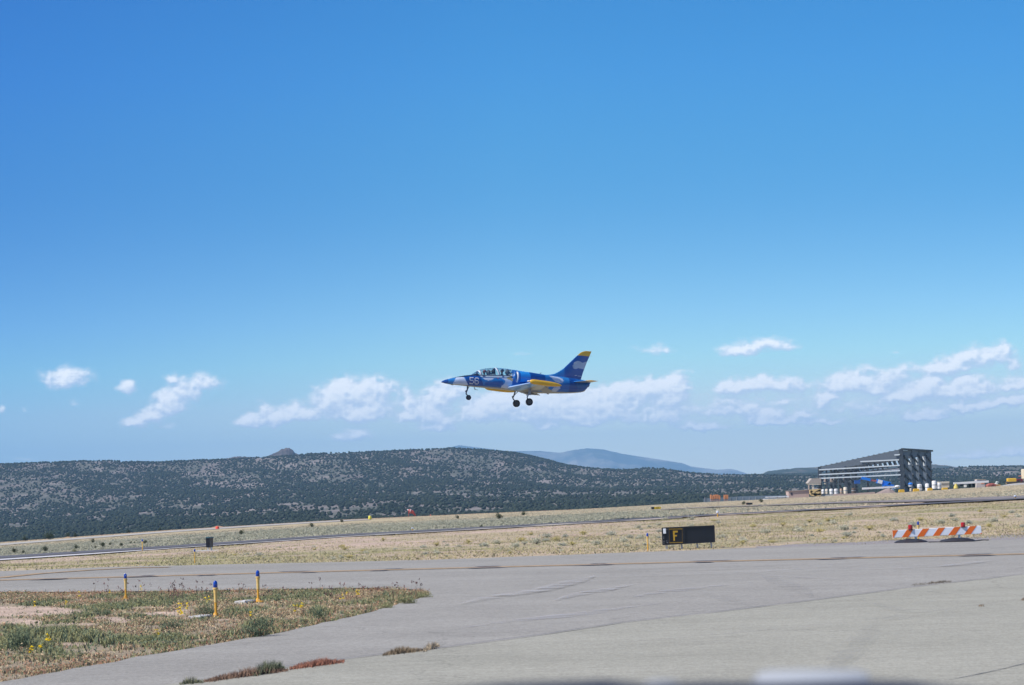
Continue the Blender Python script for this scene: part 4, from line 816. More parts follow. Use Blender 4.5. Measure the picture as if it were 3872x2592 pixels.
# engine intakes on both flanks
def intake(sgn):
    zc0 = jl(1150, 492, .8)[2]; x0 = jl(1150, 490, .8)[0]; hh = .38; th = np.linspace(0, 2 * pi, 48, endpoint=False); secs = []
    for x, w, h, off in [(x0, .27, hh, 0), (x0 - .05, .30, hh + .03, 0), (x0 - .3, .31, hh + .05, 0), (x0 - 1.0, .30, hh + .06, .0), (x0 - 1.8, .25, hh + .04, -.04), (x0 - 2.6, .15, hh - .02, -.06), (x0 - 3.4, .04, hh - .15, -.08)]:
        yc = .50; secs.append(np.stack([np.full_like(th, x), sgn * (yc + np.cos(th) * w), zc0 + off + np.sin(th) * h], -1))
    fine = []
    for a, b in zip(secs[:-1], secs[1:]):
        for k in np.linspace(0, 1, 12, endpoint=False): fine.append(a * (1 - k) + b * k)
    fine.append(secs[-1])
    o = loft_col('engine_intake', fine, lambda V: paint(V[:, 0], V[:, 2] * 1.0), jet)
    mb = MB(); mb.loft([[(x0 + dx, sgn * (.50 + cos(t) * w), zc0 + sin(t) * h) for t in np.linspace(0, 2 * pi, 32, endpoint=False)] for dx, w, h in [(.02, .235, hh - .035), (.045, .255, hh - .01), (.02, .285, hh + .015), (-.05, .302, hh + .032)]], cap=False)
    mb.build('intake_lip', pm('intake_lip_paint', (.52, .56, .62), .35, var=.05), jet, local=True, smooth=True)
    mb = MB(); mb.loft([[(x0 - .02, sgn * (.50 + cos(t) * .235), zc0 + sin(t) * (hh - .03)) for t in np.linspace(0, 2 * pi, 32, endpoint=False)], [(x0 - .5, sgn * (.50 + cos(t) * .2), zc0 + sin(t) * (hh - .06)) for t in np.linspace(0, 2 * pi, 32, endpoint=False)]])
    mb.build('intake_duct', pm('duct_black', (.01, .01, .015), .8), jet, local=True)
intake(1); intake(-1)
def airfoil(xl, c, y, z, tk, n=14, up=(0, 0, 1), twist=0):
    """closed section; leading edge at xl, chord c (aft is -x)"""
    s = (1 - np.cos(np.linspace(0, pi, n))) / 2; t = 5 * tk * c * (.2969 * np.sqrt(s) - .126 * s - .3516 * s ** 2 + .2843 * s ** 3 - .1015 * s ** 4)
    X = np.concatenate([xl - s * c, (xl - s * c)[::-1][1:-1]]); T = np.concatenate([t * 1.1, (-t * .9)[::-1][1:-1]]); P = np.zeros((len(X), 3)); P[:, 0] = X; P[:, 1] = y; P[:, 2] = z
    return P + T[:, None] * np.array(up) + np.array([0, 0, 1]) * (-(xl - X) * twist)[:, None]
def interp_secs(secs, n):
    out = []
    for a, b in zip(secs[:-1], secs[1:]):
        for k in np.linspace(0, 1, n, endpoint=False): out.append(a * (1 - k) + b * k)
    return out + [secs[-1]]
zr = jl(1015, 632, .55)[2]; xr = jl(1015, 632, .55)[0]; TK = jl(1280, 545, 4.35)
ZT = float(TK[2]); 
def wing(s):
    xt = float(jl(1375, 585, 4.1)[0]); 
    secs = [airfoil(xr + .02, 2.95, s * .35, zr - .02, .11), airfoil(xr, 2.85, s * .6, zr, .11), airfoil(xt + .05, 1.45, s * 4.25, ZT - .02, .10)]
    secs = interp_secs(secs, 24)
    def cf(V):
        n = secs[0].shape[0]; idx = np.arange(len(V)) % n; top = idx < 14; c = np.tile(C_UND * .95, (len(V), 1)); c[top] = C_SKY * .9
        m = top & (fbm(V[:, 0] * .9 + 3, V[:, 1] * .7, 3) > .52); c[m] = C_LT
        le = (idx < 3) | (idx >= n - 5); c[le] = C_SKY * .9 + .06; c[idx < 1] = C_LT; return c
    loft_col('wing', secs, cf, jet)
    # lowered flap
    mb = MB(); y0, y1 = s * .75, s * 2.6; f = lambda y: np.interp(abs(y), [.6, 4.25], [xr - 2.85, xt + .05 - 1.45]); zf = lambda y: np.interp(abs(y), [.6, 4.25], [zr, ZT])
    P = []
    for y in (y0, y1): x = float(f(y)); z = float(zf(y)); P += [(x + .42, y, z - .05), (x - .22, y, z - .32), (x - .22, y, z - .30), (x + .42, y, z + .0)]
    mb.add(P, [(0, 1, 2, 3), (4, 7, 6, 5), (0, 4, 5, 1), (1, 5, 6, 2), (2, 6, 7, 3), (3, 7, 4, 0)]); mb.build('flap', pm('underside_grey', tuple(C_UND), .5, var=.08), jet, local=True)
    # tip tank
    r0 = .178; xf, xb = float(TK[0]) - .12, -1.55
    xs = np.linspace(xf, xb, 40); t = (xf - xs) / (xf - xb); rad = r0 * np.clip(np.minimum(np.sqrt(np.clip(t / .16, 0, 1) * (2 - np.clip(t / .16, 0, 1))), np.sqrt(np.clip((1 - t) / .5, 0, 1) * (2 - np.clip((1 - t) / .5, 0, 1)))), .05, 1); th = np.linspace(0, 2 * pi, 24, endpoint=False)
    secs = [np.stack([np.full_like(th, x), s * 4.4 + np.cos(th) * q, ZT - .02 - (xf - x) * .045 + np.sin(th) * q], -1) for x, q in zip(xs, rad)]
    tk = loft_col('tip_tank', secs, lambda V: np.tile(C_YEL, (len(V), 1)), jet)
    mb = MB(); mb.lathe((0, 0, 0), [(.015, 0), (.06, .05), (.07, .16)], 12); M = Matrix.Rotation(-pi / 2, 3, 'Y'); mb.v = [tuple(M @ Vector(v) * 1 + Vector((xf + .17, s * 4.4, ZT - .02))) for v in mb.v]
    mb.build('tank_light', pm('lens_white', (.75, .72, .68), .2), tk, local=True, smooth=True)
wing(1); wing(-1)
def tailplane(s):
    p0 = jl(1890, 528, .3); p1 = jl(2195, 548, 2.15); xb = jl(2230, 546, 2.2)[0]; 
    secs = [airfoil(-4.05, 1.35, s * .12, float(p1[2]) - .02, .09), airfoil(-4.62, .70, s * 2.15, float(p1[2]) + .02, .08), airfoil(-4.78, .50, s * 2.22, float(p1[2]) + .02, .03)]
    secs = interp_secs(secs, 18)
    def cf(V):
        n = secs[0].shape[0]; idx = np.arange(len(V)) % n; c = np.tile(C_UND * .8, (len(V), 1)); c[idx < 14] = C_SKY; c[np.abs(V[:, 1]) > 1.72] = C_YEL; c[(np.abs(V[:, 1]) < .5)] = C_MED; return c
    loft_col('tailplane', secs, cf, jet)
tailplane(1); tailplane(-1)
def fin():
    LE = np.array([jl(*p) for p in [(1500, 462), (1580, 462), (1650, 446), (1710, 415), (1770, 375), (1960, 195), (2000, 160), (2040, 142), (2080, 137)]]); TE = [jl(2003, 535), jl(2035, 430), jl(2090, 285), jl(2125, 205), jl(2150, 148)]
    zl = LE[:, 2]; zs = np.concatenate([np.linspace(float(LE[0][2]) - .12, float(LE[5][2]), 40)[:-1], np.linspace(float(LE[5][2]), float(LE[-1][2]), 12)]); TEa = np.array(TE); o_ = np.argsort(TEa[:, 2]); lo_ = np.argsort(zl)
    secs = []
    for z in zs:
        xl = float(np.interp(z, zl[lo_], LE[lo_, 0])); xt = float(np.interp(z, TEa[o_, 2], TEa[o_, 0])); c = xl - xt; n = 30; s = (1 - np.cos(np.linspace(0, pi, n))) / 2; w = .115 * (1 - .6 * (z - zs[0]) / (zs[-1] - zs[0])); w *= 1 if z < zs[-1] - .02 else .3
        t = w * 2.6 * (np.sqrt(s) * .6 - .6 * s * .55 - .27 * s ** 2); t = np.maximum(t, 0)
        X = np.concatenate([xl - s * c, (xl - s * c)[::-1][1:-1]]); T = np.concatenate([t, -t[::-1][1:-1]]); secs.append(np.stack([X, T, np.full_like(X, z)], -1))
    secs = interp_secs(secs, 2); secs = secs + [np.tile(secs[-1].mean(0)[None], (secs[0].shape[0], 1))]
    blobp = np.array([jl(a, b)[[0, 2]] for a, b in [(1905, 310), (1925, 285), (1965, 270), (2000, 285), (2030, 300), (2060, 290), (2100, 275), (2090, 330), (2070, 375), (2050, 390), (2010, 380), (1970, 372), (1930, 385), (1900, 372), (1892, 340)]])
    medp = np.array([jl(a, b)[[0, 2]] for a, b in [(1450, 440), (1700, 400), (1780, 360), (1778, 520), (1450, 560)]]); yz = float(jl(2040, 203)[2]); dk2 = np.array([jl(a, b)[[0, 2]] for a, b in [(1870, 400), (2100, 380), (2060, 560), (1860, 560)]])
    def cf(V):
        x, z = V[:, 0], V[:, 2]; c = np.tile(C_DARK * 1.15, (len(V), 1)); c[pip(x, z, dk2)] = [.007, .085, .30]; c[pip(x, z, medp)] = C_MED; c[pip(x, z, blobp)] = C_LT * .8; c[z > yz] = C_YEL; return c
    f_ = loft_col('tail_fin', secs, cf, jet)
    mb = MB()
    for a, b, a2, b2 in [(1925, 470, 1955, 470), (1965, 479, 2015, 481), (1915, 300, 1955, 300)]:
        p, q = jl(a, b, .1), jl(a2, b2, .1); mb.bar((p[0], .10, p[2]), (q[0], .08, q[2]), .03)
    for a, b in [(2125, 205), (2100, 277)]:
        p = jl(a, b); mb.bar((p[0], 0, p[2]), (p[0] - .16, 0, p[2]), .02)
    mb.build('static_wick', pm('fitting_white', (.6, .62, .66), .4), f_, local=True)
    p, q = jl(1450, 442), jl(1475, 442); mb = MB(); mb.bar((p[0], 0, p[2] - .06), (p[0] - .03, 0, p[2] + .02), .05, .02); mb.bar((p[0] + .02, 0, p[2] + .02), (q[0], 0, q[2] + .02), .05, .02); mb.build('blade_antenna', pm('antenna_black', (.02, .02, .025), .5), jet, local=True)
fin()
# canopy
def glass_mat():
    m, t, b = mk('canopy_glass'); out = [q for q in t.nodes if q.type == 'OUTPUT_MATERIAL'][0]; t.nodes.remove(b)
    tr = N(t, 'ShaderNodeBsdfTransparent'); tr.inputs[0].default_value = (.80, .90, .92, 1); gl = N(t, 'ShaderNodeBsdfGlossy'); gl.inputs['Roughness'].default_value = .06; gl.inputs[0].default_value = (.9, .95, 1, 1)
    lw = N(t, 'ShaderNodeLayerWeight'); lw.inputs[0].default_value = .35; mr = N(t, 'ShaderNodeMapRange'); mr.inputs[3].default_value = .06; mr.inputs[4].default_value = .75
    ms = N(t, 'ShaderNodeMixShader'); t.links.new(lw.outputs['Facing'], mr.inputs[0]); t.links.new(mr.outputs[0], ms.inputs[0]); t.links.new(tr.outputs[0], ms.inputs[1]); t.links.new(gl.outputs[0], ms.inputs[2]); t.links.new(ms.outputs[0], out.inputs[0]); return m
M_GLASS = glass_mat()
CT = prof([(505, 462), (555, 432), (605, 402), (650, 386), (700, 376), (760, 370), (830, 367), (900, 369), (1000, 381), (1080, 393)])
def csec(x, k=1.0, n=24, grow=0.0):
    zb = float(ztop(x)) if x > 1.32 else float(jl(1060, 470)[2]); zb = min(zb, float(CT(x)) - .01); zb -= .02; w = min(float(hw(x)) * .80, .46) * min(1, ((float(CT(x)) - zb) / .35) ** .5) + grow; th = np.linspace(0, pi, n); return np.stack([np.full(n, x), np.cos(th) * w, zb + np.sin(th) ** .85 * (float(CT(x)) + grow - zb)], -1)
def canopy():
    x0, x1 = jl(505, 462)[0], jl(1074, 400)[0]; xs = np.linspace(x0 - .03, x1, 60); V = np.concatenate([csec(x) for x in xs])
    o = np_obj('canopy', V, grid_faces(60, 24), M_GLASS, smooth=True, parent=jet)
    M_FR = pm('canopy_frame_paint', (.50, .55, .62), .4, var=.05)
    for (a0, b0, a1, b1, w) in [(606, 402, 648, 470, .17), (838, 367, 895, 474, .15)]:
        xt, xb = jl(a0, b0)[0], jl(a1, b1, .4)[0]; S = []
        for s in (0, 1):
            th = np.linspace(0, pi, 24); base = csec((xt + xb) / 2, grow=.012); P = []
            for k in range(24):
                h = sin(th[k]); xx = xb + (xt - xb) * h - s * w * (1.0 - .15 * h) + w / 2; cs = csec(float(np.clip(xx, x1 + .01, x0 - .04)), grow=.014)[k]; P.append((xx, cs[1], cs[2]))
            S.append(P)
        mb = MB(); mb.v = [p for P in S for p in P]; mb.f = [(k, k + 1, 24 + k + 1, 24 + k) for k in range(23)]; f = mb.build('canopy_frame', M_FR, o, local=True, smooth=True)
        so_ = f.modifiers.new('thick', 'SOLIDIFY'); so_.thickness = .02
    mb = MB(); xs = np.linspace(jl(615, 472, .4)[0], jl(1060, 472, .4)[0], 20)
    for s in (1, -1):
        for a, b in zip(xs[:-1], xs[1:]): mb.bar((a, s * (min(hw(a) * .80, .46) + .012), ztop(max(a, 1.33)) - .02), (b, s * (min(hw(b) * .80, .46) + .012), ztop(max(b, 1.33)) - .02), .05, .06)
    mb.build('canopy_rail', pm('rail_grey', (.13, .16, .24), .4), o, local=True)
    # coaming, instrument hoods and seats
    M_BK = pm('cockpit_black', (.012, .014, .02), .7); M_SG = pm('seat_grey', (.10, .11, .13), .6); M_SL = pm('seat_pale', (.52, .54, .48), .7)
    mb = MB(); p = jl(560, 455); mb.blob((p[0] - .12, 0, p[2] - .10), (.34, .24, .15), 2, .0); mb.build('coaming', M_BK, jet, local=True, smooth=True)
    mb = MB(); p = jl(815, 425); mb.blob((p[0], 0, p[2]), (.14, .2, .26), 2, .0); mb.build('instrument_hood', M_BK, jet, local=True, smooth=True)
    for a, b in [(745, 432), (1002, 424)]:
        p = jl(a, b); mb = MB(); mb.blob((p[0], 0, p[2] - .02), (.15, .21, .24), 2, 0); mb.box((p[0] - .1, 0, p[2] - .2), (.14, .38, .40), ry=-.3); mb.box((p[0] + .25, 0, p[2] - .42), (.5, .4, .12)); st = mb.build('ejection_seat', M_SG, jet, local=True, bevel=.02)
        mb = MB(); mb.box((p[0] - .14, .02, p[2] + .10), (.1, .3, .10)); mb.box((p[0] - .16, .1, p[2] - .18), (.18, .2, .12)); mb.box((p[0] - .35, .12, p[2] - .16), (.16, .24, .16)); mb.build('seat_harness', M_SL, st, local=True, bevel=.01)
canopy()
# numbers 5 and 6, curved onto the flank
def digits(sgn):
    M_NUM = pm('number_white', (.50, .54, .62), .45, var=.03)
    def seg(mb, ax, az, bx, bz, w):
        for i in range(6):
            k0, k1 = i / 6, (i + 1) / 6; P = []
            d = np.array([bx - ax, bz - az]); L = np.linalg.norm(d); n = np.array([-d[1], d[0]]) / L * w / 2
            for k, s in ((k0, -1), (k1, -1), (k1, 1), (k0, 1)):
                q = np.array([ax, az]) + d * k + n * s; P.append((q[0], sgn * (side_y(q[0], q[1]) + .012), q[1]))
            b = len(mb.v); mb.v += P; mb.f.append((b, b + 1, b + 2, b + 3))
    c5, c6 = jl(522, 540, .5), jl(587, 545, .5); h, w, t = .215, .135, .066
    order = [(c5, '5'), (c6, '6')] if sgn > 0 else [(c6, '5'), (c5, '6')]
    for c, ch in order:
        mb = MB(); X = lambda k: c[0] - sgn * k * w; Z = lambda k: c[2] + k * h
        S = [(-1, 1, 1, 1), (-1, 1, -1, .05), (-1, .08, .75, .08), (.95, .0, .95, -.8), (.8, -1, -1, -1)] if ch == '5' else [(-.75, 1, .85, 1), (-.95, .85, -.95, -.85), (-.75, .08, .75, .08), (.95, -.1, .95, -.85), (-.75, -1, .75, -1)]
        if ch == '6': S.append((.95, .95, .95, .6))
        if ch == '5': S.append((-.95, -.75, -.95, -1.0))
        for a, b, c_, d in S: seg(mb, X(a), Z(b), X(c_), Z(d), t)
        o = mb.build('number_' + {'5': 'five', '6': 'six'}[ch], M_NUM, jet, local=True)
    # gold winged flash behind the cockpit
    mb = MB(); M_G = pm('gold_flash', (.42, .33, .14), .5)
    for a0, b0, a1, b1 in [(1000, 505, 1080, 480), (1005, 512, 1075, 498), (1010, 518, 1085, 518), (1030, 520, 1080, 545), (1040, 500, 1065, 545)]:
        p, q = jl(a0, b0, .55), jl(a1, b1, .55); seg(mb, p[0], p[2], q[0], q[2], .05)
    mb.build('gold_emblem', M_G, jet, local=True)
    mb = MB(); p = jl(872, 508, .5); q = jl(884, 510, .5); seg(mb, p[0], p[2], q[0], q[2], .05); mb.build('red_mark', pm('warning_red', (.5, .05, .08), .5), jet, local=True)
digits(1); digits(-1)
# landing gear
def wheel(c, r, w, parent):
    th = np.linspace(0, 2 * pi, 32, endpoint=False); ring = [(-w / 2, r * .80), (-w / 2, r * .9), (-w * .3, r), (w * .3, r), (w / 2, r * .9), (w / 2, r * .80), (w * .38, r * .62), (-w * .38, r * .62), (-w / 2, r * .80)]
    secs = [[(c[0] + cos(t) * q, c[1] + y, c[2] + sin(t) * q) for t in th] for y, q in ring]
    mb = MB(); mb.loft(secs, cap=False); wh = MB(); wh.loft([[(c[0] + cos(t) * q, c[1] + y, c[2] + sin(t) * q) for t in th] for y, q in [(-w * .30, r * .1), (-w * .40, r * .35), (-w * .36, r * .64), (w * .36, r * .64), (w * .40, r * .35), (w * .30, r * .1)]])
    o = mb.build('tyre', pm('tyre_rubber', (.018, .020, .028), .8), parent, local=True, smooth=True); wh.build('rim', pm('rim_dark', (.05, .06, .075), .5), parent, local=True, smooth=True)
def gear(name, top, mid, ank, wc, r, w, yoff, pale):
    M_ST = pm('strut_dark', (.045, .06, .09), .5) if not pale else pm('strut_pale', (.22, .27, .36), .5)
    mb = MB(); mb.tube([top, mid], [.055, .05], 10); mb.tube([mid, ank], .04, 10); mb.bar(ank, (wc[0], ank[1], wc[2]), .07); mb.tube([(wc[0], ank[1], wc[2]), (wc[0], wc[1], wc[2])], .05, 10)
    mb.tube([(top[0] - (.12 if r < .2 else .22), top[1], top[2] - .05), mid], .025, 8); k = [(mid[i] + ank[i]) / 2 for i in range(3)]; mb.bar((k[0] + .10, k[1], k[2] + .05), (k[0] + .02, k[1], k[2] - .1), .05); mb.bar(mid, (k[0] + .11, k[1], k[2] + .04), .04)
    g_ = mb.build(name, M_ST, jet, local=True, smooth=False); wheel(wc, r, w, g_); return g_
T3 = lambda p: tuple(float(q) for q in p)
gear('nose_gear', T3(jl(462, 610)), T3(jl(458, 668)), T3(jl(440, 715, .06)), T3(jl(475, 772)), .185, .15, 0, False)
gear('main_gear', T3(jl(1322, 590, 1.15)), T3(jl(1298, 720, 1.15)), T3(jl(1272, 770, 1.12)), T3(jl(1302, 832, 1.2)), .265, .19, 0, True)
gear('main_gear', T3(jl(1118, 670, -1.15)), T3(jl(1092, 748, -1.15)), T3(jl(1078, 785, -1.12)), T3(jl(1127, 853, -1.2)), .265, .19, 0, False)
M_UG = pm('underside_grey', tuple(C_UND), .5)
mb = MB(); P = [jl(1210, 706, .5), jl(1320, 690, .5), jl(1410, 738, .5), jl(1330, 730, .5)]; mb.prism([(p[0], .5, p[2]) for p in P], (0, .03, 0)); P = [jl(1210, 706, -.5), jl(1320, 690, -.5), jl(1400, 730, -.5), jl(1330, 725, -.5)]; mb2 = MB(); mb2.prism([(p[0], -.5, p[2]) for p in P], (0, .03, 0))
mb.build('gear_door', pm('door_grey', (.16, .16, .17), .5), jet, local=True); mb2.build('gear_door', pm('door_grey', (.16, .16, .17), .5), jet, local=True)
p, q = jl(1300, 622, 1.3), jl(1318, 760, 1.3); mb = MB(); mb.prism([(p[0] + .06, 1.32, p[2]), (p[0] - .14, 1.32, p[2]), (q[0] - .02, 1.3, q[2] + .1), (q[0] + .16, 1.3, q[2] + .1)], (0, .02, 0)); mb.build('strut_door', pm('strut_door_blue', (.20, .26, .38), .45), jet, local=True)
mb = MB(); p = jl(550, 632, .1); q = jl(566, 664, .1); mb.bar((p[0], .1, p[2]), (q[0], .1, q[2]), .05); mb.bar((q[0] + .05, .1, q[2]), (q[0] - .20, .1, q[2] - .01), .03); mb.build('nose_gear_door', pm('fitting_grey', (.3, .34, .4), .5), jet, local=True)
mb = MB(); p = jl(245, 600); mb.bar((p[0] + .1, 0, p[2] + .04), (p[0] - .1, 0, p[2]), .05, .05); mb.build('pitot_probe', pm('fitting_grey', (.3, .34, .4), .5), jet, local=True)
# nozzle
mb = MB(); c = float((ztop(XT + .2) + zbot(XT + .2)) / 2); mb.loft([[(XT + .30, cos(t) * .26, c - .08 + sin(t) * .24) for t in np.linspace(0, 2 * pi, 24, endpoint=False)], [(XT + .06, cos(t) * .22, c + .0 + sin(t) * .16) for t in np.linspace(0, 2 * pi, 24, endpoint=False)]]); mb.build('exhaust_nozzle', pm('nozzle_metal', (.05, .06, .10), .5, metal=.4), jet, local=True, smooth=True)

# crew: seated figures, one continuous skinned body each
def skin_mesh(name, verts, edges, radii, mat, sub=2):
    me = bpy.data.meshes.new(name); me.from_pydata(verts, edges, []); o = bpy.data.objects.new(name, me); COL.objects.link(o)
    mo = o.modifiers.new('s', 'SKIN'); sv = me.skin_vertices[0].data
    for i, rr in enumerate(radii): sv[i].radius = (rr, rr) if not hasattr(rr, '__len__') else rr
    sv[0].use_root = True; ss = o.modifiers.new('d', 'SUBSURF'); ss.levels = sub; ss.render_levels = sub
    dg = bpy.context.evaluated_depsgraph_get(); dg.update(); m2 = bpy.data.meshes.new_from_object(o.evaluated_get(dg)); bpy.data.objects.remove(o); m2.name = name; m2.materials.clear(); m2.materials.append(mat)
    for p in m2.polygons: p.use_smooth = True
    return m2
def crew(hx, label, face, helm):
    base = JO + np.array([hx[0], 0, hx[2]]) @ JM
    verts = [(0, 0, -.78), (-.02, 0, -.5), (-.03, 0, -.28), (0, 0, -.17), (.01, 0, 0), (0, .2, -.30), (.06, .26, -.52), (.30, .20, -.56), (.38, .16, -.54), (0, -.2, -.30), (.06, -.26, -.52), (.30, -.20, -.56), (.38, -.16, -.54), (.42, .13, -.76), (.46, .14, -1.1), (.42, -.13, -.76), (.46, -.14, -1.1)]
    edges = [(0, 1), (1, 2), (2, 3), (3, 4), (2, 5), (5, 6), (6, 7), (7, 8), (2, 9), (9, 10), (10, 11), (11, 12), (0, 13), (13, 14), (0, 15), (15, 16)]
    rad = [.15, .15, .15, .06, .10, .07, .055, .04, .045, .07, .055, .04, .045, .085, .06, .085, .06]
    me = skin_mesh('person', verts, edges, rad, pm('flight_suit', (.05, .06, .06), .8)); o = bpy.data.objects.new('person', me); COL.objects.link(o)
    o.matrix_world = Matrix(((JM[0][0], JM[1][0], JM[2][0], base[0]), (JM[0][1], JM[1][1], JM[2][1], base[1]), (JM[0][2], JM[1][2], JM[2][2], base[2]), (0, 0, 0, 1))); tag(o, label, 'person', 'crew of the jet')
    mb = MB(); mb.blob((.03, 0, -.005), (.085, .078, .11), 3, 0); mb.blob((.115, 0, -.01), (.02, .016, .03), 1, 0); mb.blob((.105, 0, -.055), (.02, .03, .012), 1, 0); mb.build('face', pm('skin', face, .6), o, local=True, smooth=True)
    mb = MB(); mb.blob((-.015, 0, .045), (.135, .125, .125), 3, 0, flat=-.06); mb.build('helmet', pm('helmet_' + label[:4], helm, .35), o, local=True, smooth=True)
    mb = MB(); mb.blob((.085, 0, .02), (.05, .095, .045), 2, 0); mb.build('visor', pm('visor', (.01, .01, .012), .15), o, local=True, smooth=True)
crew(jl(690, 425), 'front pilot with a red banded helmet, seated under the forward canopy', (.50, .24, .16), (.30, .08, .06))
crew(jl(932, 415), 'rear pilot with a dark helmet, seated under the aft canopy', (.46, .22, .15), (.015, .015, .03))

# ------------------------------------------------------------------ airfield furniture
M_YEL = pm('post_yellow', (.70, .36, .035), .5, var=.08, scale=9); M_YEL2 = pm('post_cream_yellow', (.74, .50, .16), .5, var=.1, scale=9)
M_BLUE = pm('blue_glass', (.006, .055, .36), .15, coat=.6, var=.04); M_GALV = pm('galvanised_steel', (.38, .39, .41), .45, metal=.3); M_CONC = pm('concrete', (.55, .54, .52), .9, var=.2, scale=8)
def light_post(u, v, h, label, cap='blue', base=True, pad=False, slab=None):
    p = hit(u, v, 20, 800) if v < 2120 else G(u, v); p = np.array(p); e = empty('light_post', tuple(p), label, 'light post', 'taxiway edge light posts'); k = h / .70 * .86; c = (p[0], p[1], p[2])
    mb = MB(); mb.lathe(c, [(.030 * k, -.03), (.030 * k, .42 * h)], 14); mb.build('pole', M_YEL, e, smooth=True)
    mb = MB(); mb.lathe((c[0], c[1], c[2] + .40 * h), [(.032 * k, 0), (.037 * k, .004), (.040 * k, .20 * k), (.050 * k, .28 * k), (.050 * k, .298 * k), (.062 * k, .30 * k), (.062 * k, .325 * k), (.040 * k, .33 * k)], 16); mb.build('neck', M_YEL2, e, smooth=True)
    mb = MB(); z = c[2] + .40 * h + .33 * k; hh = (c[2] + h) - z
    mb.lathe((c[0], c[1], z), [(.040 * k, 0), (.048 * k, .01), (.050 * k, hh * .55), (.042 * k, hh * .8), (.022 * k, hh * .96), (.004, hh)], 16)
    mb.build('lamp_dome', M_BLUE if cap == 'blue' else pm('white_glass', (.62, .66, .74), .2), e, smooth=True)
    if base:
        mb = MB(); mb.lathe((c[0], c[1], c[2] - .01), [(.15 * k, 0), (.15 * k, .03), (.07 * k, .045), (.05 * k, .10)], 16); mb.build('base_plate', M_YEL, e, smooth=True)
    if pad:
        mb = MB(); mb.box((c[0] - .26, c[1] - .25, c[2] + .03), (.26, .55, .06), rz=-.35); s_ = mb.build('concrete_pad', M_CONC, e, bevel=.01)
    return e
light_post(817, 2335, .715, 'nearest and tallest yellow post with a blue dome, on the grass island', pad=True)
light_post(977, 2278, .70, 'yellow blue-topped post behind and right of the nearest one on the island', pad=True)
light_post(476, 2268, .605, 'leftmost yellow blue-topped post standing on the grass island')
light_post(2450, 2085, .62, 'yellow blue-topped post just left of the black F sign', base=False)
light_post(737, 2131, .50, 'yellow blue-topped post in the grass beyond the taxiway, below the black box', base=False)
light_post(539, 2086, .75, 'blue-topped post close to the runway edge on the left', base=False)
light_post(3474, 2042, .66, 'yellow blue-topped post behind the striped barricade', base=False)
def white_post(u, v, h, label):
    p = hit(u, v, 90, 600); e = empty('runway_light', tuple(p), label, 'runway light', 'white topped runway lights'); k = p[1] / 140
    mb = MB(); mb.tube([tuple(p), tuple(p + [0, 0, h * .6])], .035 * k, 8); mb.build('stem', M_YEL, e); mb = MB(); mb.lathe(tuple(p + [0, 0, h * .6]), [(.05 * k, 0), (.085 * k, .03), (.085 * k, h * .3), (.04 * k, h * .4)], 12); mb.build('lamp_dome', pm('white_glass', (.62, .66, .74), .2), e, smooth=True)
white_post(2714, 1957, .42, 'white-topped runway light above the black F sign')
white_post(1560, 2008, .24, 'white-topped runway light at the centre left of the runway')
white_post(3839, 1890, .30, 'white-topped runway light at the far right of the runway')

# black F sign
def quadbox(mb, c4, depth):
    """c4: TL TR BR BL world points of the front face"""
    c4 = [np.array(c, float) for c in c4]; n = np.cross(c4[1] - c4[0], c4[3] - c4[0]); n /= np.linalg.norm(n); n = n if n[1] > 0 else -n
    return mb.prism(c4, n * depth)
def px_quad(p, Y): return [at(u, v, Y) for u, v in p]
SZ = lambda a, b: (2400 + a / 5.8575, 1950 + b / 5.8575)
SY = 83.6; sp = G(*SZ(1190, 735)); fs = empty('taxiway_sign', (sp[0], SY, 0), 'long black taxiway sign with a yellow F beside the taxiway', 'sign')
M_BLKP = pm('black_panel', (.010, .012, .018), .35, var=.15, scale=2); M_BLKF = pm('black_frame', (.018, .02, .028), .45); M_YLW = pm('legend_yellow', (.30, .185, .02), .5, var=.1)
mb = MB(); quadbox(mb, px_quad([SZ(612, 282), SZ(1752, 228), SZ(1768, 583), SZ(626, 646)], SY), .22); mb.build('cabinet', M_BLKP, fs)
mb = MB()
for a, b in [((605, 278), (1757, 224)), ((1757, 224), (1773, 585)), ((1773, 585), (622, 650)), ((622, 650), (605, 278)), ((742, 275), (752, 640)), ((1085, 258), (1095, 622))]: mb.bar(at(*SZ(*a), SY - .01), at(*SZ(*b), SY - .01), .03, .06, up=(0, 1, 0))
mb.build('frame', M_BLKF, fs)
mb = MB(); Yf = SY - .03
for pl in [[(845, 340), (952, 336), (953, 375), (885, 378), (886, 432), (936, 430), (937, 462), (887, 465), (893, 562), (861, 563)]]: mb.prism([at(*SZ(*q), Yf) for q in pl], (0, .02, 0))
mb.build('letter_f', pm('letter_yellow', (.46, .28, .02), .5), fs)
mb = MB()
for a, b in [((755, 303), (1058, 297)), ((768, 603), (1068, 597))]: mb.bar(at(*SZ(*a), Yf), at(*SZ(*b), Yf), .026, .02, up=(0, 1, 0))
mb.build('border_line', M_YLW, fs)
mb = MB()
for a, b in [((762, 310), (775, 598)), ((1050, 305), (1058, 595))]: mb.bar(at(*SZ(*a), Yf), at(*SZ(*b), Yf), .018, .02, up=(0, 1, 0))
mb.build('border_line', pm('legend_yellow_worn', (.10, .065, .02), .6), fs)
mb = MB(); P = [at(*SZ(*q), SY - .05) for q in [(628, 292), (690, 290), (696, 402), (634, 405)]]; mb.prism(P, (0, .03, 0)); mb.build('white_plate', pm('white_plate', (.80, .84, .86), .4, var=.03), fs, bevel=.006)
for a, b, w in [(632, 478, 22), (632, 505, 18), (634, 572, 28), (636, 612, 22), (695, 565, 24), (705, 603, 34), (700, 310, 22)]:
    mb = MB(); mb.bar(at(*SZ(a, b), SY - .03), at(*SZ(a + w, b), SY - .03), .012, .02, up=(0, 1, 0)); mb.build('hinge', pm('hinge_grey', (.35, .37, .4), .5), fs)
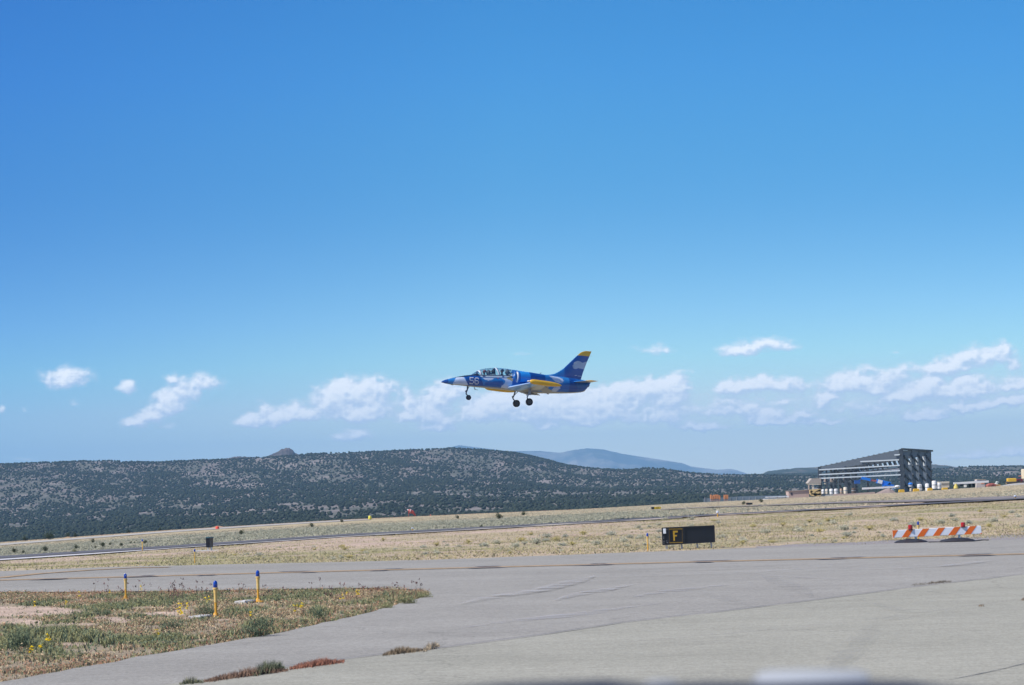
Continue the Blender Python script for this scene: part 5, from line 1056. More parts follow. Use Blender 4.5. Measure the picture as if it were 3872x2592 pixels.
for i, (a, b0, b1) in enumerate([(700, 640, 752), (1036, 620, 728), (1380, 605, 712), (1690, 590, 690)]):
    q = at(*SZ(a, b0), SY + .08); g0 = np.array([q[0] + .02, SY + .08, 0]); mb = MB(); mb.bar(q, (g0[0], g0[1], -.05), .06 if i else .075); mb.build('leg', pm('leg_bright', (.60, .60, .58), .5) if i == 0 else M_GALV, fs)  # leftmost leg given a brighter colour because the sun strikes it

# striped barricade
BZ = lambda a, b: (3340 + a / 5.579, 1950 + b / 5.579)
BY = 82.3; bc = at(*BZ(1130, 500), BY); br_ = empty('barricade', (bc[0], BY, 0), 'low orange and white striped barricade board with two red lamps at the taxiway edge', 'barricade')
TL, TR, BR, BL = [np.array(BZ(*q)) for q in [(190, 316), (2062, 216), (2076, 385), (204, 472)]]
def bq(s, t): return (TL * (1 - s) + TR * s) * (1 - t) + (BL * (1 - s) + BR * s) * t
mb = MB(); quadbox(mb, [at(*q, BY) for q in (TL, TR, BR, BL)], .05); mb.build('board', pm('board_white', (.80, .82, .84), .45, var=.04), br_, bevel=.012)
for i, (a0, a1, b0, b1) in enumerate([(0, .063, -.004, .004), (.165, .238, .098, .172), (.342, .416, .272, .348), (.520, .595, .448, .524), (.698, .772, .622, .702), (.875, .950, .800, .876), (1.0, 1.0, .972, 1.0)]):
    P = [bq(a0, .0), bq(a1, 0), bq(b1, 1), bq(max(b0, 0), 1)] if i < 6 else [bq(1, .86), bq(1, 1), bq(.975, 1)]
    mb = MB(); mb.prism([at(*q, BY - .006) for q in P], (0, .005, 0)); mb.build('orange_stripe', pm('reflective_orange', (.80, .155, .015), .4, var=.05), br_)
for a, b in [(570, 246), (1682, 192)]:
    p = at(*BZ(a, b), BY + .03); mb = MB(); mb.lathe(tuple(p - [0, 0, .075]), [(.075, 0), (.08, .02), (.078, .13), (.06, .15), (.02, .155)], 20); l_ = mb.build('red_lamp', pm('red_lens', (.42, .004, .012), .12, coat=.8), br_, smooth=True)
    mb = MB(); mb.lathe(tuple(p - [0, 0, .10]), [(.082, 0), (.082, .028)], 20); mb.build('lamp_base', pm('lamp_base_dark', (.02, .01, .015), .6), l_)
for a, b in [(680, 455), (1600, 412)]:
    p = at(*BZ(a, b), BY + .08); mb = MB(); mb.bar(p + [0, 0, .12], (p[0], p[1], .06), .07); mb.build('post', M_GALV, br_)
    mb = MB(); mb.bar(p + [0, -.06, -.06], (p[0], p[1] - .06, p[2] - .13), .06); mb.build('bracket', pm('bracket_blue', (.25, .38, .45), .4), br_)
def base_mound(a0, a1, bt, bb, seed, col):
    c = G(*BZ((a0 + a1) / 2, bb)); w = (a1 - a0) / 5.579 / F * c[1]; h = (bb - bt) / 5.579 / F * c[1] * .8; mb = MB(); n = 16; secs = []
    r = random.Random(seed)
    for i in range(n):
        s = i / (n - 1); x = c[0] - w / 2 + w * s; hh = h * max(.10, sin(pi * min(1, max(0, s * 1.0))) ** .55) * r.uniform(.9, 1.06); d = .28 * (sin(pi * s) ** .5 + .25)
        secs.append([(x, BY + .08 - d, .03), (x, BY + .08 - d * .7, .03 + hh * .55), (x, BY + .02, .03 + hh), (x, BY + .25, .03 + hh * .85), (x, BY + .08 + d, .03)])
    mb.loft(secs); mb.build('rubber_base', pm('black_rubber', col, .55, var=.3, scale=5), br_, smooth=True)
base_mound(290, 985, 492, 592, 1, (.022, .024, .032)); base_mound(1240, 1960, 465, 560, 2, (.03, .035, .045))
mb = MB(); mb.tube([G(*BZ(a, b), .05) for a, b in [(950, 560), (1100, 556), (1300, 556), (1900, 540), (2080, 516), (2220, 517)]], .018, 6); o = mb.build('cable', pm('cable_black', (.015, .015, .02), .6), None, loc=tuple(G(*BZ(1100, 556)))); tag(o, 'black cable lying along the edge past the barricade feet', 'cable')

# black box sign near the runway
p = hit(793, 2084, 60, 400); Yb = p[1]; e = empty('box_sign', tuple(p), 'square black box sign on short legs beside the runway, seen from its corner', 'sign')
QZ = lambda a, b: (720 + a / 8.711, 1920 + b / 8.711)
mb = MB(); c0, c1, c2, c3 = [at(*QZ(*q), Yb) for q in [(505, 1002), (632, 1000), (638, 1318), (515, 1318)]]; dd = np.array([0, .55, 0])
r0, r1 = at(*QZ(752, 992), Yb + .35), at(*QZ(745, 1306), Yb + .35)
mb.add([c0, c1, r0, c0 + (r0 - c1), c3, c2, r1, c3 + (r1 - c2)], [(0, 1, 5, 4), (1, 2, 6, 5), (2, 3, 7, 6), (3, 0, 4, 7), (0, 3, 2, 1), (4, 5, 6, 7)]); mb.build('cabinet', M_BLKP, e)
mb = MB(); q0, q1 = c0 + [0, 0, .02], c1 + [0, 0, .02]; mb.bar(q0, q1, .05, .06); mb.bar(q1, r0 + [0, 0, .02], .05, .06); mb.build('top_rim', pm('teal_rim', (.05, .14, .17), .4), e)
for a in (575, 690):
    q = at(*QZ(a, 1315), Yb + .15); mb = MB(); mb.bar(q, (q[0], q[1], zg(q[0], q[1]) - .02), .06); mb.build('leg', pm('leg_bright', (.60, .60, .58), .5), e)
mb = MB(); mb.box((p[0] - .1, p[1], p[2] + .0), (1.3, .9, .07)); mb.build('concrete_pad', M_CONC, e)

# far signs, markers, windsock
def far_box(name, u0, v0, u1, v1, Y, depth, mat, label, cat, parts=(), group=None):
    a, b = at(u0, v0, Y), at(u1, v1, Y); base = (float((a[0] + b[0]) / 2), Y, float(min(a[2], b[2]))); e = empty(name, base, label, cat, group)
    mb = MB(); quadbox(mb, px_quad([(u0, v0 + .0), (u1, v0 - (u1 - u0) * .03), (u1, v1 - (u1 - u0) * .03), (u0, v1)], Y), depth); mb.build('body', mat, e)
    for nm, (x0, y0, x1, y1), mt, pro in parts:
        mb = MB(); quadbox(mb, px_quad([(x0, y0), (x1, y0 - (x1 - x0) * .03), (x1, y1 - (x1 - x0) * .03), (x0, y1)], Y - pro), pro + .01); mb.build(nm, mt, e)
    return e
pS = hit(2480, 1927, 100, 715); Y_ = float(pS[1])
far_box('direction_sign', 2463, 1918, 2499, 1926.5, Y_, .3, M_BLKP, 'small far sign, left third black and the rest yellow', 'sign', [('yellow_panel', (2474.5, 1917.7, 2498.5, 1925.8), pm('sign_yellow', (.62, .42, .02), .5), .06), ('leg', (2468, 1926, 2469.5, 1929), M_GALV, .02), ('leg', (2491, 1925.5, 2492.5, 1928.5), M_GALV, .02), ('legend', (2480, 1920.2, 2492, 1922.6), pm('legend_dark', (.10, .07, .01), .6), .09)])
pS = hit(2834, 1911, 100, 715); Y_ = float(pS[1])
far_box('black_sign', 2822, 1902, 2845.5, 1909.5, Y_, .3, M_BLKP, 'small far black sign between two dark bushes', 'sign', [('side_panel', (2822, 1902, 2825, 1909.5), pm('sign_rust', (.12, .05, .03), .6), .04), ('leg', (2828, 1909, 2829.5, 1912), M_GALV, .02), ('leg', (2840, 1909, 2841.5, 1911.5), M_GALV, .02)])
p = hit(822, 2002, 100, 715); mb = MB(); mb.lathe(tuple(p), [(.5, 0), (.48, .15), (.34, .6), (.1, .7)], 12); o = mb.build('ground_marker', pm('marker_orange', (.75, .07, .03), .5), None, loc=tuple(p), smooth=True); tag(o, 'small red-orange marker beside the gravel road mound', 'marker'); o.scale = [p[1] / 520 * .95] * 3
p = hit(1399, 1966, 100, 715); k = p[1] / 650; mb = MB(); mb.lathe(tuple(p), [(.36, 0), (.45, .2), (.45, .85), (.3, 1.05), (.06, 1.1)], 12); o = mb.build('ground_marker', pm('marker_yellow', (.72, .62, .05), .5), None, loc=tuple(p), smooth=True); tag(o, 'small yellow marker at the end of the gravel road', 'marker'); o.scale = [k] * 3
p = hit(1628, 1946, 100, 715); mb = MB(); mb.lathe(tuple(p), [(.2, 0), (.22, .2), (.14, .35), (.02, .4)], 10); o = mb.build('ground_marker', pm('marker_red', (.45, .10, .07), .6), None, loc=tuple(p), smooth=True); tag(o, 'tiny faded red marker on the field edge right of the windsock', 'marker')
# windsock
WZ = lambda a, b: (1360 + a / 7.81, 1900 + b / 7.81)
p = hit(*WZ(1450, 430), 100, 715); Yw = float(p[1]); e = empty('windsock', tuple(p), 'red and white windsock hanging half filled on its mast at the field edge', 'windsock')
t0 = at(*WZ(1445, 200), Yw); mb = MB(); mb.tube([tuple(p), tuple(t0)], .09, 8); mb.build('mast', pm('mast_red', (.35, .10, .08), .6), e)
pts = [at(*WZ(*q), Yw) for q in [(1440, 262), (1500, 275), (1560, 285), (1600, 325), (1640, 380), (1655, 400)]]; mb = MB(); mb.tube(pts, [.55, .52, .45, .34, .26, .16], 14); mb.build('sock', pm('sock_red', (.55, .10, .07), .7), e, smooth=True)
mb = MB(); mb.tube([pts[0] + [.35, -.08, .05], pts[1] + [.1, -.08, .1]], [.56, .54], 14); mb.build('pale_band', pm('sock_pink', (.75, .50, .48), .7), e, smooth=True)
mb = MB(); mb.tube([at(*WZ(*q), Yw) for q in [(1400, 222), (1440, 232), (1480, 240)]], [.14, .22, .12], 8); mb.build('head_lamp', pm('white_metal', (.7, .7, .7), .5), e)

# ------------------------------------------------------------------ construction site (about 705 m away)
D0 = 704.0
Z8 = lambda a, b: (3060 + a / 4.686, 1680 + b / 4.686)
def grd(u, Y): a = tan_az_el(u, 1850)[0]; return float(zg(a * Y, Y))
M_STEEL = pm('dark_steel', (.055, .072, .092), .6, var=.1); M_GIRT = pm('galvanised_girt', (.50, .56, .60), .4, var=.05); M_STEEL2 = pm('mid_steel', (.095, .118, .145), .6, var=.1)
def hangar():
    # front frame: A left, B the tall right corner; C the far end of the right side
    YA, YB = D0 + 9.0, D0
    A = at(*Z8(197, 880), YA); B = at(*Z8(1650, 850), YB); A[2] = grd(3100, YA) - .2; B[2] = grd(3412, YB) - .2
    f = (B - A); f[2] = 0; L = np.linalg.norm(f); f /= L; g_ = np.array([-f[1], f[0], 0]); g_ = g_ if g_[1] > 0 else -g_
    hA = at(*Z8(195, 402), YA)[2]; hB = at(*Z8(1640, 92), YB)[2]
    rootp = (float(A[0]), float(A[1]), float(A[2])); e = empty('hangar_frame', rootp, 'unfinished dark steel hangar frame with a sloping roof line and pale wall girts', 'building')
    # depth of the right side from its far corner
    uC = Z8(2160, 0)[0]; aC = tan_az_el(uC, 1780)[0]; dC = (aC * B[1] - B[0]) / (g_[0] - aC * g_[1]); 
    def P(s, d, z): q = A + f * L * s + g_ * d; return (float(q[0]), float(q[1]), float(z))
    zb = float(min(A[2], B[2])); roof = lambda s: hA + (hB - hA) * s
    nfr = 5; ds = [max(0.0, (tan_az_el(Z8(q, 0)[0], 1780)[0] * B[1] - B[0]) / (g_[0] - tan_az_el(Z8(q, 0)[0], 1780)[0] * g_[1])) for q in (1655, 1815, 1945, 2085, 2150)]; ds[0] = 0.0
    for j, d in enumerate(ds):          # portal frames parallel to the front
        zr_ = -0.0 * j
        m1 = MB()
        m1.bar(P(0, d, zb), P(0, d, roof(0)), 1.0 if j == 0 else .8, .8); m1.build('column', M_STEEL, e); m1 = MB(); m1.bar(P(1, d, zb), P(1, d, roof(1) - (.010 * d)), 1.15 if j == 0 else .6, .9 if j == 0 else .6)
        m1.build('column', M_STEEL, e)
        m1 = MB(); dep = 1.9 if j == 0 else .9; m1.add([P(0, d - .2, roof(0)), P(1, d - .2, roof(1) - .01 * d), P(1, d - .2, roof(1) - .01 * d - dep * 1.35), P(0, d - .2, roof(0) - dep * .75), P(0, d + .2, roof(0)), P(1, d + .2, roof(1) - .01 * d), P(1, d + .2, roof(1) - .01 * d - dep * 1.35), P(0, d + .2, roof(0) - dep * .75)], [(0, 1, 2, 3), (7, 6, 5, 4), (0, 4, 5, 1), (1, 5, 6, 2), (2, 6, 7, 3), (3, 7, 4, 0)]); m1.build('rafter', M_STEEL2 if j == 0 else M_STEEL, e)
    for s in np.linspace(.01, .99, 16): m1 = MB(); m1.bar(P(s, .3, roof(s) + .10), P(s, dC * .98, roof(s) - .01 * dC + .02), .18, .2); m1.build('purlin', M_STEEL, e)
    for k, (a, b) in enumerate([((188, 456), (1632, 376)), ((190, 542), (1632, 470)), ((196, 608), (1640, 544)), ((940, 310), (1620, 278)), ((1545, 193), (1640, 185))]):
        z0, z1_ = at(*Z8(*a), YA + 0.0)[2], at(*Z8(*b), YB)[2]; sa = (a[0] - 197) / 1453; sb = min(1, (b[0] - 197) / 1453); m1 = MB(); m1.bar(P(max(0, sa), -.62, at(*Z8(*a), YA + (YB - YA) * max(0, sa))[2]), P(sb, -.62, z1_), .2, .34); m1.build('wall_girt', M_GIRT, e)
        if k < 3:
            m1 = MB(); dz = -.75
            for s0, s1 in ((0, .05), (.24, .28), (.96, 1)): m1 = MB(); m1.bar(P(s0, -.3, z0 + (z1_ - z0) * s0 + dz * .7), P(s1, -.3, z0 + (z1_ - z0) * s1 + dz * .7), .2, .5); m1.build('girt_bracket', M_STEEL, e)
    # truss webbing under the front rafter and inner columns at the left
    m1 = MB(); n = 15
    for i in range(n):
        s0, s1 = .12 + i * .058, .12 + (i + .55) * .058; top, bot = roof(s0) - 1.6 - s0 * .9, roof(s1) - 3.3 - s1 * 1.0
        for a_, b_ in ((P(s0, 2, top + .5), P(s1, 2, bot)), (P(s1, 8, top), P(s1 + .03, 8, bot - .2))): m1 = MB(); m1.bar(a_, b_, .35, .45); m1.build('truss_web', M_STEEL, e)
    for a_, b_ in ((P(.05, 2, roof(.05) - 2.3), P(.98, 2, roof(.98) - 4.6)), (P(.05, 8, roof(.05) - 2.9), P(.98, 8, roof(.98) - 5.2))): m1 = MB(); m1.bar(a_, b_, .25, .3); m1.build('bottom_chord', M_STEEL, e)
    for i, (s, d, w) in enumerate([(.085, 0, .5), (.13, 6, .7), (.175, 1, .5), (.235, 12, .8), (.32, 0, .75), (.36, 8, .7), (.43, 2, .55), (.455, 14, .6), (.06, 12, .6), (.28, 3, .4)]):
        m1 = MB(); m1.bar(P(s, d, zb), P(s, d, roof(s) - 1.5), w, w * .8); m1.build('inner_column', M_STEEL, e)
    m1 = MB()
    for k in range(4):
        for s0, z0, s1, z1_ in [(.10, 8.1, .14, 6.4), (.20, 8.0, .24, 6.3), (.33, 8.8, .37, 6.9), (.44, 8.6, .475, 6.9), (.33, 5.9, .38, 4.4), (.12, 5.6, .16, 4.3), (.22, 5.7, .27, 4.2), (.44, 6.3, .48, 4.9), (.10, 3.6, .14, 2.2), (.21, 3.6, .26, 2.0), (.34, 3.9, .39, 2.4)]:
            if k == 0: m1 = MB(); m1.bar(P(s0, 3, zb + z0 * .95), P(s1, 3, zb + z1_ * .95), .35, .3); m1.build('knee_brace', M_STEEL, e)
    for a_, b_, w_ in ((P(.04, 5, zb + 4.15), P(.47, 5, zb + 4.5), .3), (P(.04, 1, zb + 3.4), P(.40, 1, zb + 4.0), .17)): m1 = MB(); m1.bar(a_, b_, w_, w_ * 1.1); m1.build('tie_beam', M_STEEL, e)
    # right side: columns with stepped diagonal knees, eave truss, high pale panels
    us = [1650, 1790, 1915, 2045, 2165]
    dS = [(tan_az_el(Z8(q, 0)[0], 1780)[0] * B[1] - B[0]) / (g_[0] - tan_az_el(Z8(q, 0)[0], 1780)[0] * g_[1]) for q in us]
    for i in range(4):
        m1 = MB(); d0 = dS[i]; w = (dS[i + 1] - dS[i])
        for t0, t1 in ((.02, .56),):
            m1.add([P(1.004, d0 + w * t0, zb), P(1.004, d0 + w * t1, zb), P(1.004, d0 + w * t1, hB - 1.2), P(1.004, d0 + w * t0, hB - 1.2), P(1.02, d0 + w * t0, zb), P(1.02, d0 + w * t1, zb), P(1.02, d0 + w * t1, hB - 1.2), P(1.02, d0 + w * t0, hB - 1.2)], [(0, 1, 2, 3), (7, 6, 5, 4), (0, 4, 5, 1), (1, 5, 6, 2), (2, 6, 7, 3), (3, 7, 4, 0)])
        m1.build('built_up_column', M_STEEL2, e)
        for k in range(4):
            m1 = MB(); zt = hB - 1.9 - k * (hB - zb - 2) / 4.2; m1.bar(P(1.03, d0 + w * .0, zt), P(1.03, d0 + w * .72, zt - 2.1), .3, .5); m1.build('diagonal_brace', M_STEEL, e); m1 = MB(); m1.bar(P(1.03, d0 + w * .0, zt - .9), P(1.03, d0 + w * .45, zt - .9), .2, .22); m1.build('side_strut', M_STEEL, e)
        m1 = MB(); m1.bar(P(1.01, d0 + w * .82, zb + 1.5), P(1.01, d0 + w * .82, hB - [4.6, 3.9, 3.2, 3][i]), w * .10, .2); 
        if i < 3: m1.build('pale_strut', pm('strut_grey', (.20, .24, .28), .5), e)
        if i < 3:
            m1 = MB(); hh = [1.2, 1.9, 3.0][i]; z_t = hB - [3.3, 2.7, 2.0][i]; m1.bar(P(1.015, d0 + w * .80, z_t), P(1.015, d0 + w * .80, z_t - hh), .45, w * .24); m1.build('white_panel', pm('sheeting_white', (.66, .70, .70), .5), e)
    m1 = MB(); m1.bar(P(1.02, -.4, hB + .05), P(1.02, dC + .3, hB - .01 * dC + .05), .6, .55); m1.build('eave_beam', pm('eave_dark', (.02, .025, .035), .6), e)
    m1 = MB(); m1.add([P(1.0, 0, hB - .3), P(1.0, dC, hB - .6), P(1.0, dC, hB - 2.0), P(1.0, 0, hB - 2.0), P(1.008, 0, hB - .3), P(1.008, dC, hB - .6), P(1.008, dC, hB - 2.0), P(1.008, 0, hB - 2.0)], [(0, 1, 2, 3), (7, 6, 5, 4), (0, 4, 5, 1), (1, 5, 6, 2), (2, 6, 7, 3), (3, 7, 4, 0)]); m1.build('eave_girder', M_STEEL2, e)
hangar()

M_TAN = pm('tan_wall', (.46, .37, .31), .85, var=.06); M_PINK = pm('pink_block', (.50, .37, .32), .9, var=.08); M_WHITE = pm('site_white', (.78, .77, .75), .6, var=.05); M_CREAM = pm('cream', (.68, .60, .47), .7, var=.06); M_SITEY = pm('machine_yellow', (.72, .43, .03), .5, var=.08)
def Z1(a, b): return (2640 + a / 4.184, 1800 + b / 4.184)
def Z2(a, b): return (3480 + a / 5.977, 1760 + b / 5.977)
def Z3(a, b): return (3300 + a / 9.01, 1790 + b / 9.01)
def Z5(a, b): return (3050 + a / 6.332, 1820 + b / 6.332)
YS = D0 - 6
# gabled tan building behind the block shed
e = empty('tan_building', tuple(at(*Z1(1840, 250), YS + 14)), 'tan building with pitched roof and pale posts left of the hangar', 'building')
Y1 = YS + 14
mb = MB(); a = [at(*Z1(*q), Y1) for q in [(1735, 118), (1795, 42), (1945, 38), (1945, 118)]]; mb.prism(a, (0, 6, 0)); mb.build('roof', pm('roof_tan', (.40, .35, .30), .85), e)
mb = MB(); mb.prism([at(*Z1(*q), Y1 - .2) for q in [(1740, 124), (1940, 124), (1940, 140), (1760, 140)]], (0, 5, 0)); mb.build('beam', M_CREAM, e)
for x0, x1, m_ in ((1745, 1760, M_TAN), (1802, 1832, M_CREAM)):
    mb = MB(); mb.prism([at(*Z1(*q), Y1) for q in [(x0, 140), (x1, 140), (x1, 270), (x0, 270)]], (0, .8, 0)); mb.build('post', m_, e)
for x0, x1, b0, b1 in [(1998, 2050, 40, 100), (2095, 2125, 40, 98), (2145, 2205, 36, 96), (2300, 2343, 34, 90), (2000, 2050, 118, 132)]:
    mb = MB(); mb.prism([at(*Z1(*q), Y1 + 6) for q in [(x0, b0), (x1, b0), (x1, b1), (x0, b1)]], (0, 1, 0)); mb.build('wall_panel', M_TAN if b1 < 110 else M_CREAM, e)
# pink block shed
Y1 = YS + 1; e = empty('block_shed', tuple(at(*Z1(1600, 385), Y1)), 'low pinkish block shed with one dark window left of the hangar', 'shed')
mb = MB(); quadbox(mb, px_quad([Z1(1428, 246), Z1(1752, 226), Z1(1756, 352), Z1(1440, 392)], Y1), 7); mb.build('wall', M_PINK, e)
mb = MB(); quadbox(mb, px_quad([Z1(1424, 240), Z1(1756, 221), Z1(1756, 227), Z1(1424, 247)], Y1 - .3), 7.6); mb.build('roof_edge', pm('coping', (.30, .24, .21), .8), e)
mb = MB(); quadbox(mb, px_quad([Z1(1462, 268), Z1(1492, 266), Z1(1494, 303), Z1(1464, 305)], Y1 - .08), .12); mb.build('window', pm('window_dark', (.07, .05, .07), .3), e)
# white pipe bundles
for i, (q, lab) in enumerate([([(1065, 330), (1435, 322), (1437, 345), (1065, 352)], 'upper pale bundle of long pipes left of the block shed'), ([(1022, 364), (1445, 356), (1445, 380), (1022, 388)], 'lower pale bundle of long pipes left of the block shed')]):
    Y1 = YS - i * 2.5; a, b, c, d = [at(*Z1(*k), Y1) for k in q]; e = empty('pipe_bundle', tuple((c + d) / 2), lab, 'pipes', 'pale pipe bundles'); rr = np.linalg.norm(a - d) / 2
    for j in range(3):
        mb = MB(); o_ = np.array([0, j * rr * 1.4, (j % 2) * rr * .5 - rr * .2]); mb.tube([(a + d) / 2 + o_, (b + c) / 2 + o_], rr * .62, 10); mb.build('pipe', pm('pipe_grey_white', (.52, .54, .55), .5), e, smooth=True)
    for s in (.15, .5, .85):
        mb = MB(); q_ = d * (1 - s) + c * s; mb.box((q_[0], q_[1] + rr, q_[2] + .1), (.2, rr * 4.5, .3)); mb.build('bearer', pm('timber', (.2, .15, .1), .9), e)
# orange formwork stacks
for i, (x0, x1, t, b, lab) in enumerate([(192, 355, 300, 402, 'wide stack of orange formwork at the left of the building site'), (408, 480, 302, 400, 'narrow stack of orange formwork right of the wide one')]):
    Y1 = YS + 2; e = empty('formwork_stack', tuple(at(*Z1((x0 + x1) / 2, b), Y1)), lab, 'formwork', 'orange formwork stacks'); n = 6 if i == 0 else 3
    for j in range(n):
        k0 = x0 + (x1 - x0) * j / n + 2; k1 = x0 + (x1 - x0) * (j + .8) / n; tt = t + (10 if j % 2 else 0) - (12 if j == n // 2 else 0)
        mb = MB(); quadbox(mb, px_quad([Z1(k0, tt), Z1(k1, tt), Z1(k1, tt + (b - t) * .62), Z1(k0, tt + (b - t) * .62)], Y1), 1.5); mb.build('panel', pm('formwork_orange', (.62, .25, .10), .7, var=.15), e)
        mb = MB(); quadbox(mb, px_quad([Z1(k0, tt + (b - t) * .62), Z1(k1, tt + (b - t) * .62), Z1(k1, b), Z1(k0, b)], Y1 + .1), 1.2); mb.build('pallet', pm('formwork_base', (.36, .27, .24), .8), e)
# mesh fence along the left of the site
mf = fade_mat('fence_mesh', (.22, .29, .36), .0, .2, 40, (1, 1, 1)); e = empty('site_fence', tuple(at(2800, 1893, YS + 5)), 'long grey mesh fence behind the pipes and orange stacks', 'fence')
mb = MB(); mb.prism([at(u, v, YS + 5) for u, v in [(2660, 1886), (2800, 1878), (2975, 1873), (3000, 1874), (3000, 1893), (2660, 1900)]], (0, .08, 0)); mb.build('mesh_panel', mf, e)
for u in range(2665, 3000, 24): mb = MB(); mb.bar(at(u, 1880, YS + 4.9), at(u, 1899, YS + 4.9), .12); mb.build('fence_post', M_GALV, e)
# yellow roof trusses stacked
Y1 = YS - 1; e = empty('truss_stack', tuple(at(*Z1(1850, 320), Y1)), 'stack of yellow timber trusses in front of the tan building', 'trusses')
for q in [[(1765, 240), (1935, 228)], [(1770, 245), (1870, 310)], [(1935, 232), (1860, 265)], [(1790, 300), (1945, 285)], [(1770, 268), (1800, 300)], [(1870, 312), (1940, 290)], [(1850, 318), (1868, 305)]]:
    mb = MB(); mb.bar(at(*Z1(*q[0]), Y1), at(*Z1(*q[1]), Y1), 1.0, .75); mb.build('truss', pm('timber_yellow', (.70, .50, .22), .7), e)
# drums and tanks
def drum(q, Y1, mat, label, grp, lid=None, cat='tank', name='storage_tank', band=True):
    a, b = [at(*k, Y1) for k in q]; w = abs(b[0] - a[0]) / 2; c = ((a[0] + b[0]) / 2, Y1, b[2]); h = a[2] - b[2]; e = empty(name, c, label, cat, grp)
    mb = MB(); mb.lathe(c, [(w, 0), (w * 1.02, h * .05), (w, h * .9), (w * .8, h * .98), (w * .2, h)], 16); mb.build('shell', mat, e, smooth=True)
    if band: mb = MB(); mb.lathe((c[0], c[1], c[2] + h * .42), [(w * 1.04, 0), (w * 1.04, h * .12)], 16); mb.build('band', lid or pm('band_grey', (.35, .37, .38), .6), e)
for i, (x0, x1, t, b, m_, lab) in enumerate([(355, 430, 195, 302, M_WHITE, 'small white drum at the far left foot of the hangar'), (445, 515, 190, 305, M_CREAM, 'cream drum next to the small white one'), (545, 635, 185, 312, M_WHITE, 'left one of the two big white drums in the hangar'), (655, 755, 185, 312, M_WHITE, 'right one of the two big white drums in the hangar'), (795, 860, 180, 300, pm('drum_brown', (.42, .30, .22), .7), 'brownish short drum right of the big white pair'), (880, 980, 145, 300, M_CREAM, 'tall cream drum in the left half of the hangar'), (1070, 1180, 165, 285, pm('drum_dark', (.12, .085, .07), .7), 'dark brown bin right of the tall cream drum')]):
    drum((Z5(x0, t), Z5(x1, b)), YS + 3, m_, lab, 'drums at the foot of the hangar', cat='drum', name='drum')
for i, (q, m_, lab) in enumerate([((Z3(1510, 372), Z3(1680, 590)), M_WHITE, 'white upright tank between the left and middle yellow barriers'), ((Z3(1785, 352), Z3(1930, 610)), M_WHITE, 'slim white tank behind the middle right yellow barrier'), ((Z2(258, 352), Z2(372, 530)), M_WHITE, 'tallest white tank right of the hangar corner'), ((Z2(370, 400), Z2(480, 530)), M_WHITE, 'squat white tank beside the tallest one'), ((Z3(1258, 520), Z3(1335, 620)), M_CREAM, 'small cream drum below the blue cab')]):
    drum(q, YS + (2 if i < 2 else 1), m_, lab, 'white tanks right of the hangar')
# white / cream site container
Y1 = YS + 3; e = empty('site_container', tuple(at(*Z2(560, 520), Y1)), 'cream and white site container right of the white tanks', 'container')
mb = MB(); quadbox(mb, px_quad([Z2(415, 375), Z2(655, 365), Z2(655, 500), Z2(415, 525)], Y1), 2.6); mb.build('body', M_CREAM, e)
for b_ in (412, 432): mb = MB(); mb.bar(at(*Z2(480, b_), Y1 - .05), at(*Z2(655, b_ - 4), Y1 - .05), .12); mb.build('rail', pm('rail_dark', (.3, .27, .22), .7), e)
# yellow barriers
for i, (x0, x1, t, b, Zf, lab) in enumerate([(888, 1090, 560, 660, Z3, 'leftmost yellow barrier in front of the hangar corner'), (1380, 1600, 530, 640, Z3, 'second yellow barrier, below the white upright tank'), (1870, 2050, 505, 612, Z3, 'third yellow barrier, at the right corner of the hangar'), (490, 630, 508, 565, Z2, 'rightmost yellow barrier below the cream container')]):
    Y1 = YS - 3; a, b2 = at(*Zf(x0, t), Y1), at(*Zf(x1, b), Y1); c = (a + b2) / 2; e = empty('yellow_barrier', (c[0], Y1, b2[2]), lab, 'barrier', 'yellow barriers in front of the hangar'); w, h = b2[0] - a[0], a[2] - b2[2]
    mb = MB(); pr = [(-.5, .15), (-.46, .8), (-.38, .97), (.38, 1.0), (.47, .8), (.5, .2), (.42, 0), (-.42, 0)]; mb.prism([(c[0] + x * w, Y1, b2[2] + z * h) for x, z in pr], (0, 1.1, 0)); mb.build('body', M_SITEY, e, bevel=.05)
    for s in (-.35, .35): mb = MB(); mb.box((c[0] + s * w, Y1 + .5, b2[2] - .12), (w * .16, 1.3, .3)); mb.build('foot', pm('foot_dark', (.05, .05, .05), .8), e)
# blue boom lift
Y1 = YS + 8; e = empty('boom_lift', tuple(at(*Z3(520, 560), Y1)), 'blue boom lift with its arm reaching left inside the hangar frame', 'lift')
M_BL = pm('lift_blue', (.01, .19, .70), .4, var=.05)
mb = MB(); mb.bar(at(*Z8(1190, 655), Y1), at(*Z8(1440, 712), Y1), 1.0, 1.25); mb.bar(at(*Z8(1440, 700), Y1), at(*Z8(1400, 745), Y1), 1.0, 1.0); mb.build('lower_boom', M_BL, e)
mb = MB(); mb.bar(at(*Z8(930, 600), Y1), at(*Z8(1085, 635), Y1), .6, .8); mb.build('upper_boom', M_BL, e); mb = MB(); mb.bar(at(*Z8(1085, 640), Y1), at(*Z8(1205, 655), Y1), .4, .5); mb.build('boom_joint', pm('boom_red', (.40, .12, .12), .5), e)
mb = MB(); mb.bar(at(*Z8(1218, 656), Y1 - .6), at(*Z8(1295, 678), Y1 - .6), .15, 1.05); mb.build('boom_panel', M_WHITE, e)
mb = MB(); mb.box(at(*Z8(850, 672), Y1), (1.6, 1.2, 1.0)); mb.bar(at(*Z8(870, 660), Y1), at(*Z8(935, 605), Y1), .3); mb.build('basket', pm('basket_blue', (.02, .10, .36), .5), e)
mb = MB(); mb.box(at(*Z8(1395, 755), Y1), (3.4, 2.2, 1.1)); mb.build('chassis', M_BL, e)
for s in (1355, 1435): mb = MB(); c = at(*Z8(s, 785), Y1 - 1.2); mb.tube([c, c + [0, .5, 0]], .75, 14); mb.build('wheel', pm('tyre_rubber', (.018, .020, .028), .8), e)
